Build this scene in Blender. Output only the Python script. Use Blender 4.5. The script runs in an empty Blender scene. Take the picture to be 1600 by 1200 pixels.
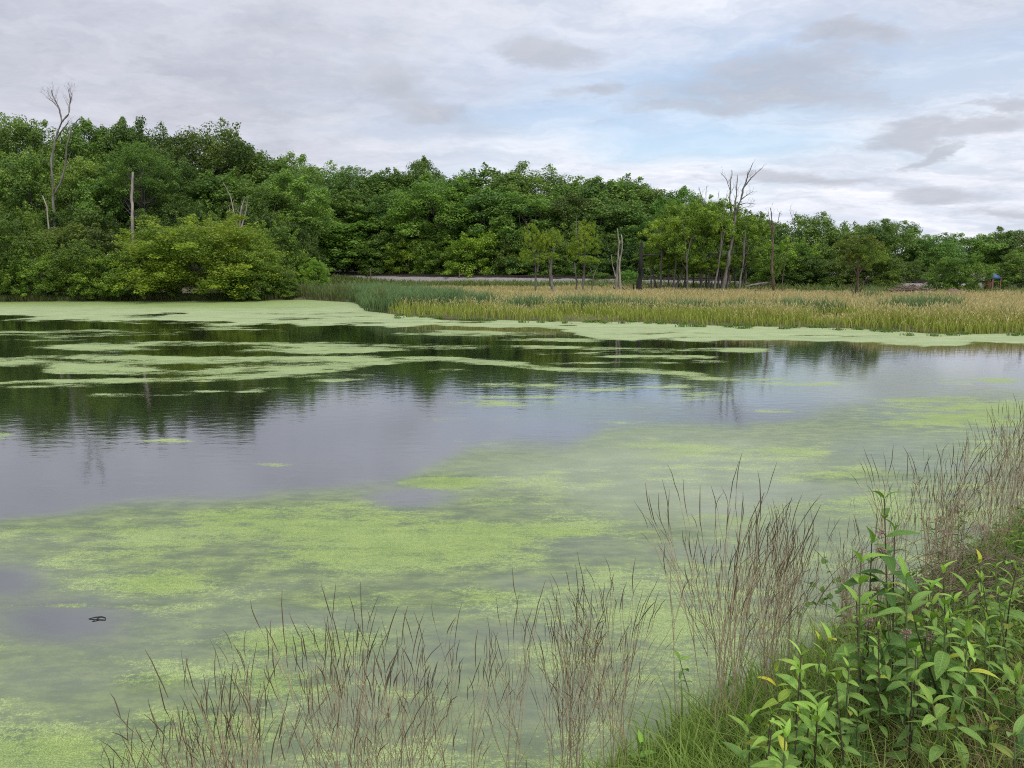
import bpy, math, random
import numpy as np
from mathutils import Vector
R = math.radians
sc = bpy.context.scene
COL = sc.collection

# ------------------------------------------------------------------ camera
F = 1208.0                      # focal length in pixels of the 1600 x 1200 photograph
CAM = np.array([0.0, 0.0, 3.3])
PITCH = math.atan(190 / F)
cam_d = bpy.data.cameras.new('camera')
cam_d.sensor_width = 36; cam_d.lens = 36 * F / 1600; cam_d.clip_start = 0.05; cam_d.clip_end = 4000
cam = bpy.data.objects.new('camera', cam_d); COL.objects.link(cam)
cam.location = CAM; cam.rotation_euler = (R(90) - PITCH, 0, 0)
sc.camera = cam
CP, SP = math.cos(PITCH), math.sin(PITCH)

def ray(px, py):
    a, b = (px - 800) / F, (600 - py) / F
    return np.array([a, CP + b * SP, -SP + b * CP])
def at_depth(px, py, Y):
    r = ray(px, py); return CAM + r * (Y / r[1])
def on_plane(px, py, z=0.0):
    r = ray(px, py); return CAM + r * ((z - CAM[2]) / r[2])
def to_px(P):
    P = np.atleast_2d(P) - CAM
    d = P[:, 1] * CP - P[:, 2] * SP; u = P[:, 1] * SP + P[:, 2] * CP
    d = np.maximum(d, 0.05)
    return 800 + F * P[:, 0] / d, 600 - F * u / d

# ------------------------------------------------------------------ light
SUN_EL, SUN_AZ = R(56), R(150)          # azimuth clockwise from +Y: behind the camera, to its right
sd = bpy.data.lights.new('sun', 'SUN'); sd.energy = 1.5; sd.angle = R(18); sd.color = (1.0, 0.96, 0.90)
sun = bpy.data.objects.new('sun', sd); COL.objects.link(sun)
sv = Vector((math.sin(SUN_AZ) * math.cos(SUN_EL), math.cos(SUN_AZ) * math.cos(SUN_EL), math.sin(SUN_EL)))
sun.rotation_euler = sv.to_track_quat('Z', 'Y').to_euler()
sc.view_settings.view_transform = 'Standard'; sc.view_settings.look = 'None'
sc.view_settings.exposure = 0.58; sc.view_settings.gamma = 1.0
sc.cycles.use_denoising = False; sc.cycles.filter_width = 1.1
sc.cycles.max_bounces = 6; sc.cycles.diffuse_bounces = 3; sc.cycles.glossy_bounces = 3
sc.cycles.transmission_bounces = 3; sc.cycles.transparent_max_bounces = 4
sc.cycles.sample_clamp_indirect = 6

class NT:
    """small helper to write node trees"""
    def __init__(s, tree): s.t = tree; s.n = tree.nodes; s.l = tree.links
    def node(s, typ, **kw):
        n = s.n.new(typ)
        for k, v in kw.items(): setattr(n, k, v)
        return n
    def put(s, sock, v):
        if hasattr(v, 'is_output'): s.l.new(v, sock)
        elif v is not None:
            if hasattr(sock.default_value, '__len__') and not hasattr(v, '__len__'): v = [v] * len(sock.default_value)
            if hasattr(sock.default_value, '__len__') and len(sock.default_value) == 4 and len(v) == 3: v = (*v, 1)
            sock.default_value = v
    def math(s, op, a, b=None, c=None, clamp=False):
        n = s.node('ShaderNodeMath', operation=op, use_clamp=clamp)
        for i, v in enumerate((a, b, c)):
            if v is not None: s.put(n.inputs[i], v)
        return n.outputs[0]
    def vmath(s, op, a, b=None, out=0):
        n = s.node('ShaderNodeVectorMath', operation=op)
        s.put(n.inputs[0], a)
        if b is not None: s.put(n.inputs[1], b)
        return n.outputs[out]
    def mix(s, f, a, b, blend='MIX'):
        n = s.node('ShaderNodeMix', data_type='RGBA', blend_type=blend)
        s.put(n.inputs[0], f); s.put(n.inputs[6], a); s.put(n.inputs[7], b)
        return n.outputs[2]
    def noise(s, vec, scale, detail=4, rough=0.55, out=0, dist=0.0):
        n = s.node('ShaderNodeTexNoise')
        s.put(n.inputs['Vector'], vec); n.inputs['Scale'].default_value = scale
        n.inputs['Detail'].default_value = detail; n.inputs['Roughness'].default_value = rough
        n.inputs['Distortion'].default_value = dist
        return n.outputs[out]
    def remap(s, v, a, b, c=0.0, d=1.0, smooth=True):
        n = s.node('ShaderNodeMapRange', interpolation_type='SMOOTHSTEP' if smooth else 'LINEAR')
        for i, x in enumerate((v, a, b, c, d)): s.put(n.inputs[i], x)
        return n.outputs[0]

w = bpy.data.worlds.new('World'); sc.world = w; w.use_nodes = True
T = NT(w.node_tree); T.n.clear()
sky = T.node('ShaderNodeTexSky', sky_type='NISHITA', sun_disc=False, sun_elevation=SUN_EL, sun_rotation=SUN_AZ)
blue = T.mix(1.0, sky.outputs[0], (0.115, 0.115, 0.115), 'MULTIPLY')
gen = T.node('ShaderNodeTexCoord').outputs['Generated']
sep = T.node('ShaderNodeSeparateXYZ'); T.put(sep.inputs[0], gen)
zz = T.math('ADD', T.math('MAXIMUM', sep.outputs[2], 0.0), 0.16)
P = T.node('ShaderNodeCombineXYZ')
T.put(P.inputs[0], T.math('DIVIDE', sep.outputs[0], zz)); T.put(P.inputs[1], T.math('DIVIDE', sep.outputs[1], zz))
P = P.outputs[0]
def cloud_xy(px, py):
    r = ray(px, py); r = r / np.linalg.norm(r); k = max(r[2], 0) + 0.16
    return np.array([r[0] / k, r[1] / k])
warp = T.noise(P, 1.6, 5, 0.6, out=1)
Pw = T.vmath('ADD', P, T.vmath('SCALE', T.vmath('SUBTRACT', warp, (0.5, 0.5, 0.5))))
Pw.node.inputs[1].links[0].from_node.inputs['Scale'].default_value = 0.85
warp2 = T.noise(P, 2.6, 6, 0.62, out=1)
Ps = T.vmath('ADD', P, T.vmath('SCALE', T.vmath('SUBTRACT', warp2, (0.5, 0.5, 0.5))))
Ps.node.inputs[1].links[0].from_node.inputs['Scale'].default_value = 0.55
# high thin white cloud over the blue, with thin gaps
hi = T.noise(Pw, 0.75, 5, 0.5)
hi_c = T.remap(hi, 0.28, 0.55, 0.62, 1.0)
def blob(px, py, rx, ry, soft=0.5, vec=None):
    """a cloud of its own: an ellipse on the cloud layer, its rim broken by the warp"""
    c = cloud_xy(px, py)
    ax = abs(cloud_xy(px + rx, py)[0] - cloud_xy(px - rx, py)[0]) / 2
    ay = abs(cloud_xy(px, py + ry)[1] - cloud_xy(px, py - ry)[1]) / 2
    q = T.vmath('SUBTRACT', vec or Pw, (c[0], c[1], 0))
    q = T.vmath('MULTIPLY', q, (1 / ax, 1 / ay, 0))
    return T.remap(T.vmath('LENGTH', q, out=1), 1 + soft, 1 - soft, 0, 1)
def union(lst):
    a = lst[0]
    for b in lst[1:]: a = T.math('MAXIMUM', a, b)
    return a
gap = union([blob(1000, 150, 420, 80, 0.9), blob(1120, 215, 330, 30, 0.9)])
hi_f = T.math('SUBTRACT', hi_c, T.math('MULTIPLY', gap, 0.55), clamp=True)
streak = T.noise(T.vmath('MULTIPLY', Pw, (0.7, 1.6, 1)), 1.8, 7, 0.64)
white = T.mix(T.remap(streak, 0.35, 0.7), (0.455, 0.495, 0.575), (0.68, 0.685, 0.73))
c1 = T.mix(hi_f, blue, white)
# the broad lilac-grey deck, thick on the left of the picture, and the low grey scraps
deck = T.noise(T.vmath('ADD', Pw, (3.1, 7.7, 0)), 0.42, 5, 0.5)
deckb = blob(180, 110, 620, 230, 0.75)
deck_f = T.math('MAXIMUM', T.remap(deck, 0.54, 0.74, 0, 0.7), T.math('MULTIPLY', deckb, 0.8))
deck_t = T.noise(Ps, 1.9, 7, 0.62)
deck_col = T.mix(T.remap(deck_t, 0.3, 0.72), (0.315, 0.325, 0.38), (0.485, 0.49, 0.545))
c2 = T.mix(deck_f, c1, deck_col)
fr = T.noise(Ps, 3.4, 7, 0.66)
scr = T.noise(T.vmath('ADD', Pw, (11.3, 2.2, 0)), 1.15, 6, 0.55)
scr_f = T.remap(scr, 0.58, 0.76, 0, 0.7)
spots = union([blob(*a, vec=Ps) for a in [(1230, 120, 150, 40, 0.7), (1320, 62, 75, 18, 0.7), (1100, 165, 140, 16, 0.8), (1440, 215, 66, 42, 0.55), (1450, 245, 30, 26, 0.6), (1548, 190, 60, 36, 0.7), (1590, 150, 60, 14, 0.7),
               (860, 78, 75, 22, 0.9), (670, 172, 62, 22, 0.7), (610, 130, 80, 28, 0.9), (1470, 305, 80, 14, 0.8), (1260, 280, 150, 9, 0.9), (930, 135, 50, 12, 0.9), (780, 300, 160, 12, 0.9), (1560, 335, 80, 10, 0.9), (1200, 150, 220, 26, 0.8)]])
spot_f = T.math('MULTIPLY', T.remap(T.math('ADD', spots, T.math('MULTIPLY', T.math('SUBTRACT', fr, 0.5), 1.9)), 0.12, 1.15), T.math('MINIMUM', T.math('MULTIPLY', spots, 4.0), 1.0))
scr_f = T.math('MAXIMUM', scr_f, T.math('MULTIPLY', spot_f, 0.8))
c3 = T.mix(scr_f, c2, T.mix(T.remap(fr, 0.3, 0.7), (0.285, 0.305, 0.35), (0.385, 0.40, 0.45)))
bg = T.node('ShaderNodeBackground'); T.put(bg.inputs[0], c3); bg.inputs[1].default_value = 1.0
T.l.new(bg.outputs[0], T.node('ShaderNodeOutputWorld').inputs[0])
w.cycles.sampling_method = 'MANUAL'; w.cycles.sample_map_resolution = 512

# ------------------------------------------------------------------ helpers
def mk_mesh(name, V, faces, attrs=None, smooth=False, midx=None, uv=None):
    """faces: list of int arrays (n,3) or (n,4)"""
    V = np.asarray(V, np.float32).reshape(-1, 3)
    faces = [np.asarray(f, np.int32) for f in faces if len(f)]
    me = bpy.data.meshes.new(name)
    me.vertices.add(len(V)); me.vertices.foreach_set('co', V.ravel())
    loops = np.concatenate([f.ravel() for f in faces])
    tot = np.concatenate([np.full(len(f), f.shape[1], np.int32) for f in faces])
    start = np.concatenate([[0], np.cumsum(tot)[:-1]]).astype(np.int32)
    me.loops.add(len(loops)); me.loops.foreach_set('vertex_index', loops)
    me.polygons.add(len(tot)); me.polygons.foreach_set('loop_start', start)
    if midx is not None: me.polygons.foreach_set('material_index', np.asarray(midx, np.int32))
    for k, a in (attrs or {}).items():
        a = np.asarray(a, np.float32)
        if a.ndim == 1:
            at = me.attributes.new(k, 'FLOAT', 'POINT'); at.data.foreach_set('value', a)
        else:
            if a.shape[1] == 3: a = np.hstack([a, np.ones((len(a), 1), np.float32)])
            at = me.attributes.new(k, 'FLOAT_COLOR', 'POINT'); at.data.foreach_set('color', a.ravel())
    if uv is not None:
        l = me.uv_layers.new(name='UVMap'); l.data.foreach_set('uv', np.asarray(uv, np.float32)[loops].ravel())
    me.update(calc_edges=True)
    if smooth: me.polygons.foreach_set('use_smooth', np.ones(len(tot), bool))
    return me

def obj(name, me, mat=None, parent=None, loc=None, color=None):
    o = bpy.data.objects.new(name, me); COL.objects.link(o)
    if mat is not None and me is not None and not me.materials:
        for m in (mat if isinstance(mat, (list, tuple)) else [mat]): me.materials.append(m)
    if parent is not None: o.parent = parent
    if loc is not None: o.location = loc
    if color is not None: o.color = (*color, 1)
    return o
def empty(name, loc=(0, 0, 0), rz=0, scale=(1, 1, 1)):
    o = bpy.data.objects.new(name, None); COL.objects.link(o)
    o.location = loc; o.rotation_euler = (0, 0, rz); o.scale = scale; o.empty_display_size = 0.2
    return o
def tag(o, label=None, cat=None, group=None, kind=None):
    if label: o['label'] = label
    if cat: o['category'] = cat
    if group: o['group'] = group
    if kind: o['kind'] = kind
    return o

class Tubes:
    """collects tapered tubes"""
    def __init__(s): s.V = []; s.Q = []; s.n = 0; s.C = []
    def add(s, pts, rad, sides=5, val=0.0, cap=True):
        pts = np.asarray(pts, float); k = len(pts)
        rad = np.broadcast_to(np.asarray(rad, float), (k,))
        t = np.gradient(pts, axis=0); t /= np.linalg.norm(t, axis=1)[:, None] + 1e-9
        ref = np.array([0.31, 0.17, 0.93]) if abs(t[0, 2]) < 0.9 else np.array([0.95, 0.2, 0.1])
        u = np.cross(t, ref); u /= np.linalg.norm(u, axis=1)[:, None] + 1e-9
        v = np.cross(t, u)
        a = np.arange(sides) * 2 * np.pi / sides
        ring = pts[:, None, :] + rad[:, None, None] * (np.cos(a)[None, :, None] * u[:, None, :] + np.sin(a)[None, :, None] * v[:, None, :])
        s.V.append(ring.reshape(-1, 3)); s.C.append(np.full(k * sides, val))
        i = np.arange(k - 1)[:, None] * sides; j = np.arange(sides)[None, :]; j2 = (j + 1) % sides
        q = np.stack([i + j, i + j2, i + sides + j2, i + sides + j], -1).reshape(-1, 4) + s.n
        s.Q.append(q); s.n += k * sides
        return s
    def mesh(s, name, smooth=True):
        return mk_mesh(name, np.concatenate(s.V), [np.concatenate(s.Q)], {'val': np.concatenate(s.C)}, smooth)

def unit(v): return v / (np.linalg.norm(v, axis=-1, keepdims=True) + 1e-9)
def interp_path(pts, n):
    pts = np.asarray(pts, float); d = np.concatenate([[0], np.cumsum(np.linalg.norm(np.diff(pts, axis=0), axis=1))])
    s = np.linspace(0, d[-1], n)
    return np.stack([np.interp(s, d, pts[:, i]) for i in range(3)], 1)
def smooth_noise(x, y, seed, f=1.0, octs=4):
    rs = np.random.RandomState(seed); out = np.zeros_like(x, float); amp = 1.0; tot = 0
    for o in range(octs):
        for k in range(4):
            a = rs.rand() * 2 * np.pi; ph = rs.rand() * 6.28; ff = f * 2 ** o * (0.7 + 0.6 * rs.rand())
            out += amp * 0.5 * np.sin((x * math.cos(a) + y * math.sin(a)) * ff + ph)
        tot += amp; amp *= 0.55
    return out / tot

# ------------------------------------------------------------------ materials
def mat(name):
    m = bpy.data.materials.new(name); m.use_nodes = True
    t = NT(m.node_tree); b = t.n['Principled BSDF']; return m, t, b
def leaf_mat(name, dark, light, rough=0.5, trans=0.35, attr='tint'):
    """foliage: leaf colour runs from dark to light by each leaf's own tint; the plant's colour multiplies it"""
    m, t, b = mat(name)
    at = t.node('ShaderNodeAttribute', attribute_name=attr).outputs['Fac']
    oc = t.node('ShaderNodeObjectInfo').outputs['Color']
    c = t.mix(1.0, t.mix(at, dark, light), oc, 'MULTIPLY')
    t.put(b.inputs['Base Color'], c); b.inputs['Roughness'].default_value = rough
    b.inputs['Specular IOR Level'].default_value = 0.3
    tr = t.node('ShaderNodeBsdfTranslucent'); t.put(tr.inputs[0], t.mix(1.0, c, (1.05, 1.28, 0.65), 'MULTIPLY'))
    mx = t.node('ShaderNodeMixShader'); mx.inputs[0].default_value = trans
    t.l.new(b.outputs[0], mx.inputs[1]); t.l.new(tr.outputs[0], mx.inputs[2])
    t.l.new(mx.outputs[0], t.n['Material Output'].inputs[0])
    return m
def col_mat(name, rough=0.6, trans=0.4):
    m, t, b = mat(name)
    c = t.node('ShaderNodeAttribute', attribute_name='col').outputs['Color']
    t.put(b.inputs['Base Color'], c); b.inputs['Roughness'].default_value = rough; b.inputs['Specular IOR Level'].default_value = 0.25
    tr = t.node('ShaderNodeBsdfTranslucent'); t.put(tr.inputs[0], c)
    mx = t.node('ShaderNodeMixShader'); mx.inputs[0].default_value = trans
    t.l.new(b.outputs[0], mx.inputs[1]); t.l.new(tr.outputs[0], mx.inputs[2])
    t.l.new(mx.outputs[0], t.n['Material Output'].inputs[0])
    return m
def bark_mat(name, a, b_, scale=3.0, stretch=0.2, rough=0.85, bump=0.5):
    m, t, b = mat(name)
    co = t.node('ShaderNodeTexCoord').outputs['Object']
    v = t.vmath('MULTIPLY', co, (1, 1, stretch))
    n = t.noise(v, scale, 5, 0.65)
    t.put(b.inputs['Base Color'], t.mix(t.remap(n, 0.32, 0.68), a, b_)); b.inputs['Roughness'].default_value = rough
    bp = t.node('ShaderNodeBump'); bp.inputs['Strength'].default_value = bump; bp.inputs['Distance'].default_value = 0.03
    t.put(bp.inputs['Height'], n); t.l.new(bp.outputs[0], b.inputs['Normal'])
    return m
M = {}
M['leaf'] = leaf_mat('leaf_tree', (0.052, 0.104, 0.023), (0.275, 0.36, 0.075))
M['bush'] = leaf_mat('leaf_bush', (0.046, 0.096, 0.019), (0.275, 0.35, 0.06))
M['bark'] = bark_mat('bark_grey', (0.07, 0.06, 0.05), (0.20, 0.18, 0.155))
M['pale'] = bark_mat('bark_bleached', (0.17, 0.145, 0.12), (0.42, 0.37, 0.32))
M['deadgrey'] = bark_mat('bark_dead_grey', (0.10, 0.088, 0.075), (0.25, 0.22, 0.195))
M['char'] = bark_mat('bark_charred', (0.008, 0.008, 0.008), (0.028, 0.026, 0.025))
M['brown'] = bark_mat('bark_brown', (0.07, 0.045, 0.03), (0.17, 0.12, 0.085))
M['col'] = col_mat('grass_blades')
M['stalk'] = None
m, t, b = mat('dead_stalk'); M['stalk'] = m
val = t.node('ShaderNodeAttribute', attribute_name='val').outputs['Fac']
co = t.node('ShaderNodeTexCoord').outputs['Object']
n = t.noise(co, 14, 3)
straw = t.mix(t.remap(n, 0.3, 0.7), (0.27, 0.205, 0.12), (0.56, 0.46, 0.30))
rnd = t.node('ShaderNodeObjectInfo').outputs['Random']
straw = t.mix(t.math('MULTIPLY', rnd, 0.45), straw, (0.16, 0.105, 0.06))
t.put(b.inputs['Base Color'], t.mix(val, straw, (0.115, 0.085, 0.045))); b.inputs['Roughness'].default_value = 0.8

# ------------------------------------------------------------------ terrain
SHORE_PX = [(-700, 476), (-300, 474), (0, 472), (200, 470), (400, 470), (470, 468), (556, 473), (572, 486), (640, 494), (700, 497), (850, 502), (1000, 503),
            (1100, 508), (1200, 510), (1300, 512), (1400, 517), (1450, 521), (1520, 522), (1600, 520), (1800, 520), (2300, 522)]
SH = np.array([on_plane(x, y)[:2] for x, y in SHORE_PX])
SH = SH[np.argsort(SH[:, 0])]
def far_shore(x): return np.interp(x, SH[:, 0], SH[:, 1])
BANK = np.array([(-60, -26), (-12, -2.0), (-6, 0.9), (-2, 3.0), (0.1, 3.95), (1.1, 4.75), (2.05, 5.5), (2.9, 6.3), (4.2, 7.3), (6.0, 8.9), (9, 11.6), (14, 16), (40, 38)], float)
def bank_s(x, y):
    """signed distance from the near waterline, positive on land"""
    best = np.full(np.shape(x), 1e9); sg = np.zeros(np.shape(x))
    for a, b_ in zip(BANK[:-1], BANK[1:]):
        d = b_ - a; L = d @ d
        tt = np.clip(((x - a[0]) * d[0] + (y - a[1]) * d[1]) / L, 0, 1)
        dx, dy = x - a[0] - tt * d[0], y - a[1] - tt * d[1]
        dist = np.hypot(dx, dy); cr = dx * d[1] - dy * d[0]
        k = dist < best; best = np.where(k, dist, best); sg = np.where(k, np.sign(cr), sg)
    return best * sg
def sstep(a, b_, v):
    u = np.clip((v - a) / (b_ - a), 0, 1); return u * u * (3 - 2 * u)
def ground_z(x, y):
    x = np.asarray(x, float); y = np.asarray(y, float)
    s = bank_s(x, y)
    near = np.where(s > 0, 3.4 * (1 - np.exp(-np.maximum(s, 0) * 0.145)), s * 0.35)
    near = np.minimum(near, 1.85) + np.where(s > 0, 1, 0) * 0.05 * smooth_noise(x, y, 5, 2.2) * np.clip(s, 0, 1)
    near = np.maximum(near, -0.8)
    sf = y - far_shore(x)
    far = -0.8 + 1.05 * sstep(-2.5, 1.0, sf) + 0.004 * np.clip(sf - 1, 0, 40) + 0.10 * smooth_noise(x, y, 8, 0.25) * sstep(0, 3, sf)
    far = far + 1.2 * sstep(95, 125, y) * sstep(10, -30, x) + 0.010 * np.clip(y - 110, 0, 300)
    return np.maximum(near, far)
def gz(x, y): return float(ground_z(np.array([x]), np.array([y]))[0])
def hit_ground(px, py):
    r = ray(px, py); tt = np.linspace(0.8, 60, 3000)
    p = CAM + r[None] * tt[:, None]; k = np.argmax(p[:, 2] < ground_z(p[:, 0], p[:, 1]))
    return p[k]

def axis(segs):
    out = [segs[0][0]]
    for a, b_, st in segs:
        k = max(1, int(round((b_ - a) / st))); out += list(np.linspace(a, b_, k + 1)[1:])
    return np.array(out)
gx = axis([(-1500, -300, 120), (-300, -80, 10), (-80, -8, 1.5), (-8, 12, 0.2), (12, 80, 1.5), (80, 300, 10), (300, 1500, 120)])
gy = axis([(-900, -60, 80), (-60, -4, 3), (-4, 13, 0.2), (13, 34, 1.5), (34, 80, 0.8), (80, 140, 2.5), (140, 400, 20), (400, 2500, 210)])
X, Y = np.meshgrid(gx, gy); Z = ground_z(X, Y)
ni, nj = X.shape
idx = np.arange(ni * nj).reshape(ni, nj)
q = np.stack([idx[:-1, :-1], idx[:-1, 1:], idx[1:, 1:], idx[1:, :-1]], -1).reshape(-1, 4)
m, t, b = mat('soil_and_turf'); M['ground'] = m
co = t.node('ShaderNodeTexCoord').outputs['Object']
n1 = t.noise(co, 0.9, 6, 0.6); n2 = t.noise(co, 14, 5, 0.7)
c = t.mix(t.remap(n1, 0.35, 0.65), (0.055, 0.07, 0.025), (0.11, 0.10, 0.05))
c = t.mix(t.remap(n2, 0.4, 0.7), c, (0.15, 0.12, 0.07))
t.put(b.inputs['Base Color'], c); b.inputs['Roughness'].default_value = 0.95
bp = t.node('ShaderNodeBump'); bp.inputs['Strength'].default_value = 0.6; bp.inputs['Distance'].default_value = 0.05
t.put(bp.inputs['Height'], n2); t.l.new(bp.outputs[0], b.inputs['Normal'])
tag(obj('ground', mk_mesh('ground', np.stack([X, Y, Z], -1), [q], smooth=True), m), kind='structure')

# ------------------------------------------------------------------ water with duckweed
rows = [-6.0, 0.0, 2.0, 3.0]
yy = 3.4
while yy < 100:
    rows.append(yy); yy += max(0.035, yy * yy / 3986 * 1.6)
rows = np.array(rows + [112.0]); us = np.linspace(-1.25, 1.25, 521)
U, YW = np.meshgrid(us, rows); XW = U * (YW + 9)
VW = np.stack([XW, YW, np.zeros_like(XW)], -1)
wpx, wpy = to_px(VW.reshape(-1, 3)); wpx = wpx.reshape(XW.shape); wpy = wpy.reshape(XW.shape)
wz = smooth_noise(XW, YW * 1.0, 21, 0.35, 4); wz2 = smooth_noise(XW, YW, 33, 1.3, 4)
wz3 = smooth_noise(XW, YW, 57, 0.55, 4); wz4 = smooth_noise(XW, YW, 58, 0.28, 3)
wpx = wpx + 14 * wz + np.interp(wpy, [460, 620, 800], [70, 50, 10]) * wz3; wpy = wpy + np.interp(wpy, [460, 520, 700, 1200], [1.5, 4, 7, 10]) * wz4
cover = np.zeros_like(XW); film = np.zeros_like(XW); hue = np.zeros_like(XW)
def E(ch, cx, cy, rx, ry, val, slope=0.0, p=1.6):
    """lay a patch (ellipse, in the photograph's pixels, projected on the water) into a channel"""
    dx = (wpx - cx) / rx; dy = (wpy - cy - slope * (wpx - cx)) / ry
    wgt = np.exp(-np.power(dx * dx + dy * dy, p)); ch[:] = ch * (1 - wgt) + val * wgt
def line_y(pts): 
    pts = np.array(pts, float); return np.interp(wpx, pts[:, 0], pts[:, 1])
# film: everything nearer than this line wears a thin sage-green skin
near_line = line_y([(-400, 815), (0, 805), (150, 790), (330, 775), (420, 762), (600, 745), (700, 705), (850, 690), (930, 660), (1020, 650), (1160, 668), (1260, 640), (1400, 618), (1650, 600), (2200, 590)])
nd = (wpy - near_line)
film[:] = 0.86 * sstep(-14, 18, nd + 10 * wz2)
cover[:] = 0.36 * sstep(-5, 40, nd) + 0.10 * sstep(20, 160, nd)
hue[:] = 0.45
# far mats along the shores
far_y = line_y([(-500, 476), (0, 474), (470, 470), (556, 475), (572, 488), (700, 499), (1000, 505), (1200, 512), (1450, 523), (1600, 522), (2200, 522)])
mat_y = line_y([(-500, 500), (0, 500), (200, 503), (330, 509), (480, 503), (600, 510), (760, 512), (900, 520), (1050, 532), (1150, 533), (1300, 534), (1420, 540), (1500, 533), (1650, 536), (2200, 540)])
mk = sstep(4, -4, wpy - mat_y + 3 * wz2)
cover[:] = np.maximum(cover, 0.98 * mk); hue[:] = hue * (1 - mk) + 0.12 * mk
E(hue, 150, 472, 420, 7, 0.8); E(hue, 330, 476, 160, 6, 0.7)
# open streaks in the far mats
for a in [(40, 498, 95, 3.5, 0.0), (230, 492, 60, 5, 0.35), (250, 503, 90, 4, 0.3), (470, 497, 90, 2.5, 0.5), (720, 500, 85, 3.6, 0.1, 0.01), (520, 490, 70, 2.0, 0.55), (1270, 524, 60, 1.8, 0.3), (860, 509, 14, 1.5, 0.2),
          (1540, 540, 90, 4, 0.1), (640, 505, 160, 2, 0.5), (1050, 521, 90, 2, 0.55), (1180, 527, 120, 2, 0.6)]:
    E(cover, *a[:5], *(a[5:]))
# the drifting bands on the left and the middle
bands = [(120, 520, 200, 6, 0.55, -0.03), (60, 530, 120, 4, 0.62, -0.04), (330, 514, 160, 4, 0.55), (150, 545, 90, 5, 0.95), (30, 565, 90, 5, 0.85), (260, 537, 90, 4, 0.7), (420, 537, 180, 3.5, 0.85, 0.015),
         (520, 546, 120, 4, 0.9), (640, 543, 120, 3.5, 0.85), (130, 557, 70, 4, 0.5), (290, 560, 110, 5, 0.75), (160, 573, 70, 8, 0.98), (330, 575, 130, 6, 0.65, -0.05), (430, 560, 160, 5, 0.88, -0.02), (590, 560, 130, 4, 0.95, 0.0),
         (160, 593, 280, 4, 0.92, -0.02), (420, 580, 120, 4, 0.85, -0.10), (60, 603, 120, 6, 0.45), (560, 565, 120, 3, 0.85, -0.06), (700, 562, 70, 4, 0.92, 0.05), (800, 568, 70, 3, 0.85, 0.07), (900, 575, 90, 3, 0.85, 0.05), (1000, 581, 90, 3, 0.8, 0.05),
         (1100, 590, 80, 3, 0.75, 0.06), (700, 523, 100, 4, 0.85), (850, 531, 110, 3, 0.7), (960, 546, 100, 4, 0.8), (860, 543, 50, 2, 0.8), (1140, 546, 60, 5, 0.95), (980, 558, 90, 2.5, 0.7), (1060, 566, 60, 2.5, 0.75), (930, 567, 60, 2, 0.7), (870, 553, 60, 2, 0.65),
         (210, 618, 75, 5, 0.70), (300, 612, 40, 2, 0.6), (370, 650, 35, 2.5, 0.6), (365, 665, 35, 3, 0.62), (250, 690, 60, 4, 0.70), (95, 683, 28, 4, 0.64), (15, 687, 22, 6, 0.7), (500, 594, 45, 4, 0.66), (400, 606, 60, 3, 0.55), (390, 613, 30, 2, 0.6),
         (690, 579, 45, 3, 0.75), (660, 583, 30, 2, 0.6), (850, 606, 130, 6, 0.73), (780, 632, 80, 5, 0.66), (960, 612, 50, 3, 0.6), (830, 622, 70, 3, 0.6), (1100, 622, 70, 9, 0.68), (1060, 605, 60, 4, 0.6), (1190, 592, 90, 3, 0.62), (1260, 600, 100, 3, 0.55), (1200, 640, 80, 3, 0.6)]
cover[:] = np.maximum(cover, 0.15 * sstep(498, 515, wpy) * sstep(640, 585, wpy))
for a in bands: E(cover, a[0], a[1], a[2] * 1.15, a[3] * 1.2, a[4] * 0.74, *a[5:])
for a in bands[-24:]: E(hue, a[0], a[1], a[2], a[3], 0.3)
# sky-reflecting flats near the middle get faint drifts
for a in [(760, 655, 120, 10, 0.30), (950, 655, 90, 8, 0.35), (600, 700, 90, 8, 0.25), (1020, 640, 70, 6, 0.35), (40, 720, 120, 18, 0.30), (430, 722, 40, 4, 0.5), (720, 690, 120, 10, 0.38), (1450, 640, 190, 16, 0.62), (1500, 655, 120, 10, 0.66), (1370, 625, 120, 7, 0.55),
          (1330, 705, 120, 8, 0.45), (1520, 600, 100, 6, 0.5), (1560, 690, 80, 10, 0.5)]:
    E(cover, *a)
E(film, 1350, 598, 260, 26, 0.30); E(film, 950, 640, 160, 16, 0.25); E(film, 1450, 640, 190, 20, 0.6); E(hue, 1450, 645, 200, 22, 0.65)
# bare patches through the near film
for a in [(430, 960, 160, 16, 0.2), (300, 985, 90, 10, 0.2), (780, 985, 120, 16, 0.2), (250, 1010, 120, 14, 0.2), (650, 1050, 120, 14, 0.2), (60, 792, 90, 14, 0), (640, 772, 70, 18, 0.02), (20, 905, 70, 28, 0), (110, 965, 130, 38, 0), (250, 975, 50, 16, 0.05), (910, 850, 80, 22, 0.08), (1210, 765, 120, 16, 0.05), (1400, 700, 90, 22, 0.1), (1480, 725, 90, 10, 0.1), (0, 870, 60, 10, 0.1), (820, 905, 60, 12, 0.12),
          (1130, 790, 60, 8, 0.15), (1100, 860, 90, 14, 0.12), (700, 1010, 110, 30, 0.13), (830, 1090, 90, 40, 0.12), (570, 1100, 50, 24, 0.1), (480, 1040, 40, 14, 0.12), (90, 1050, 130, 34, 0.14)]:
    E(cover, *a); E(film, a[0], a[1], a[2], a[3], 0.03 if a[4] < 0.03 else 0.66)
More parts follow.
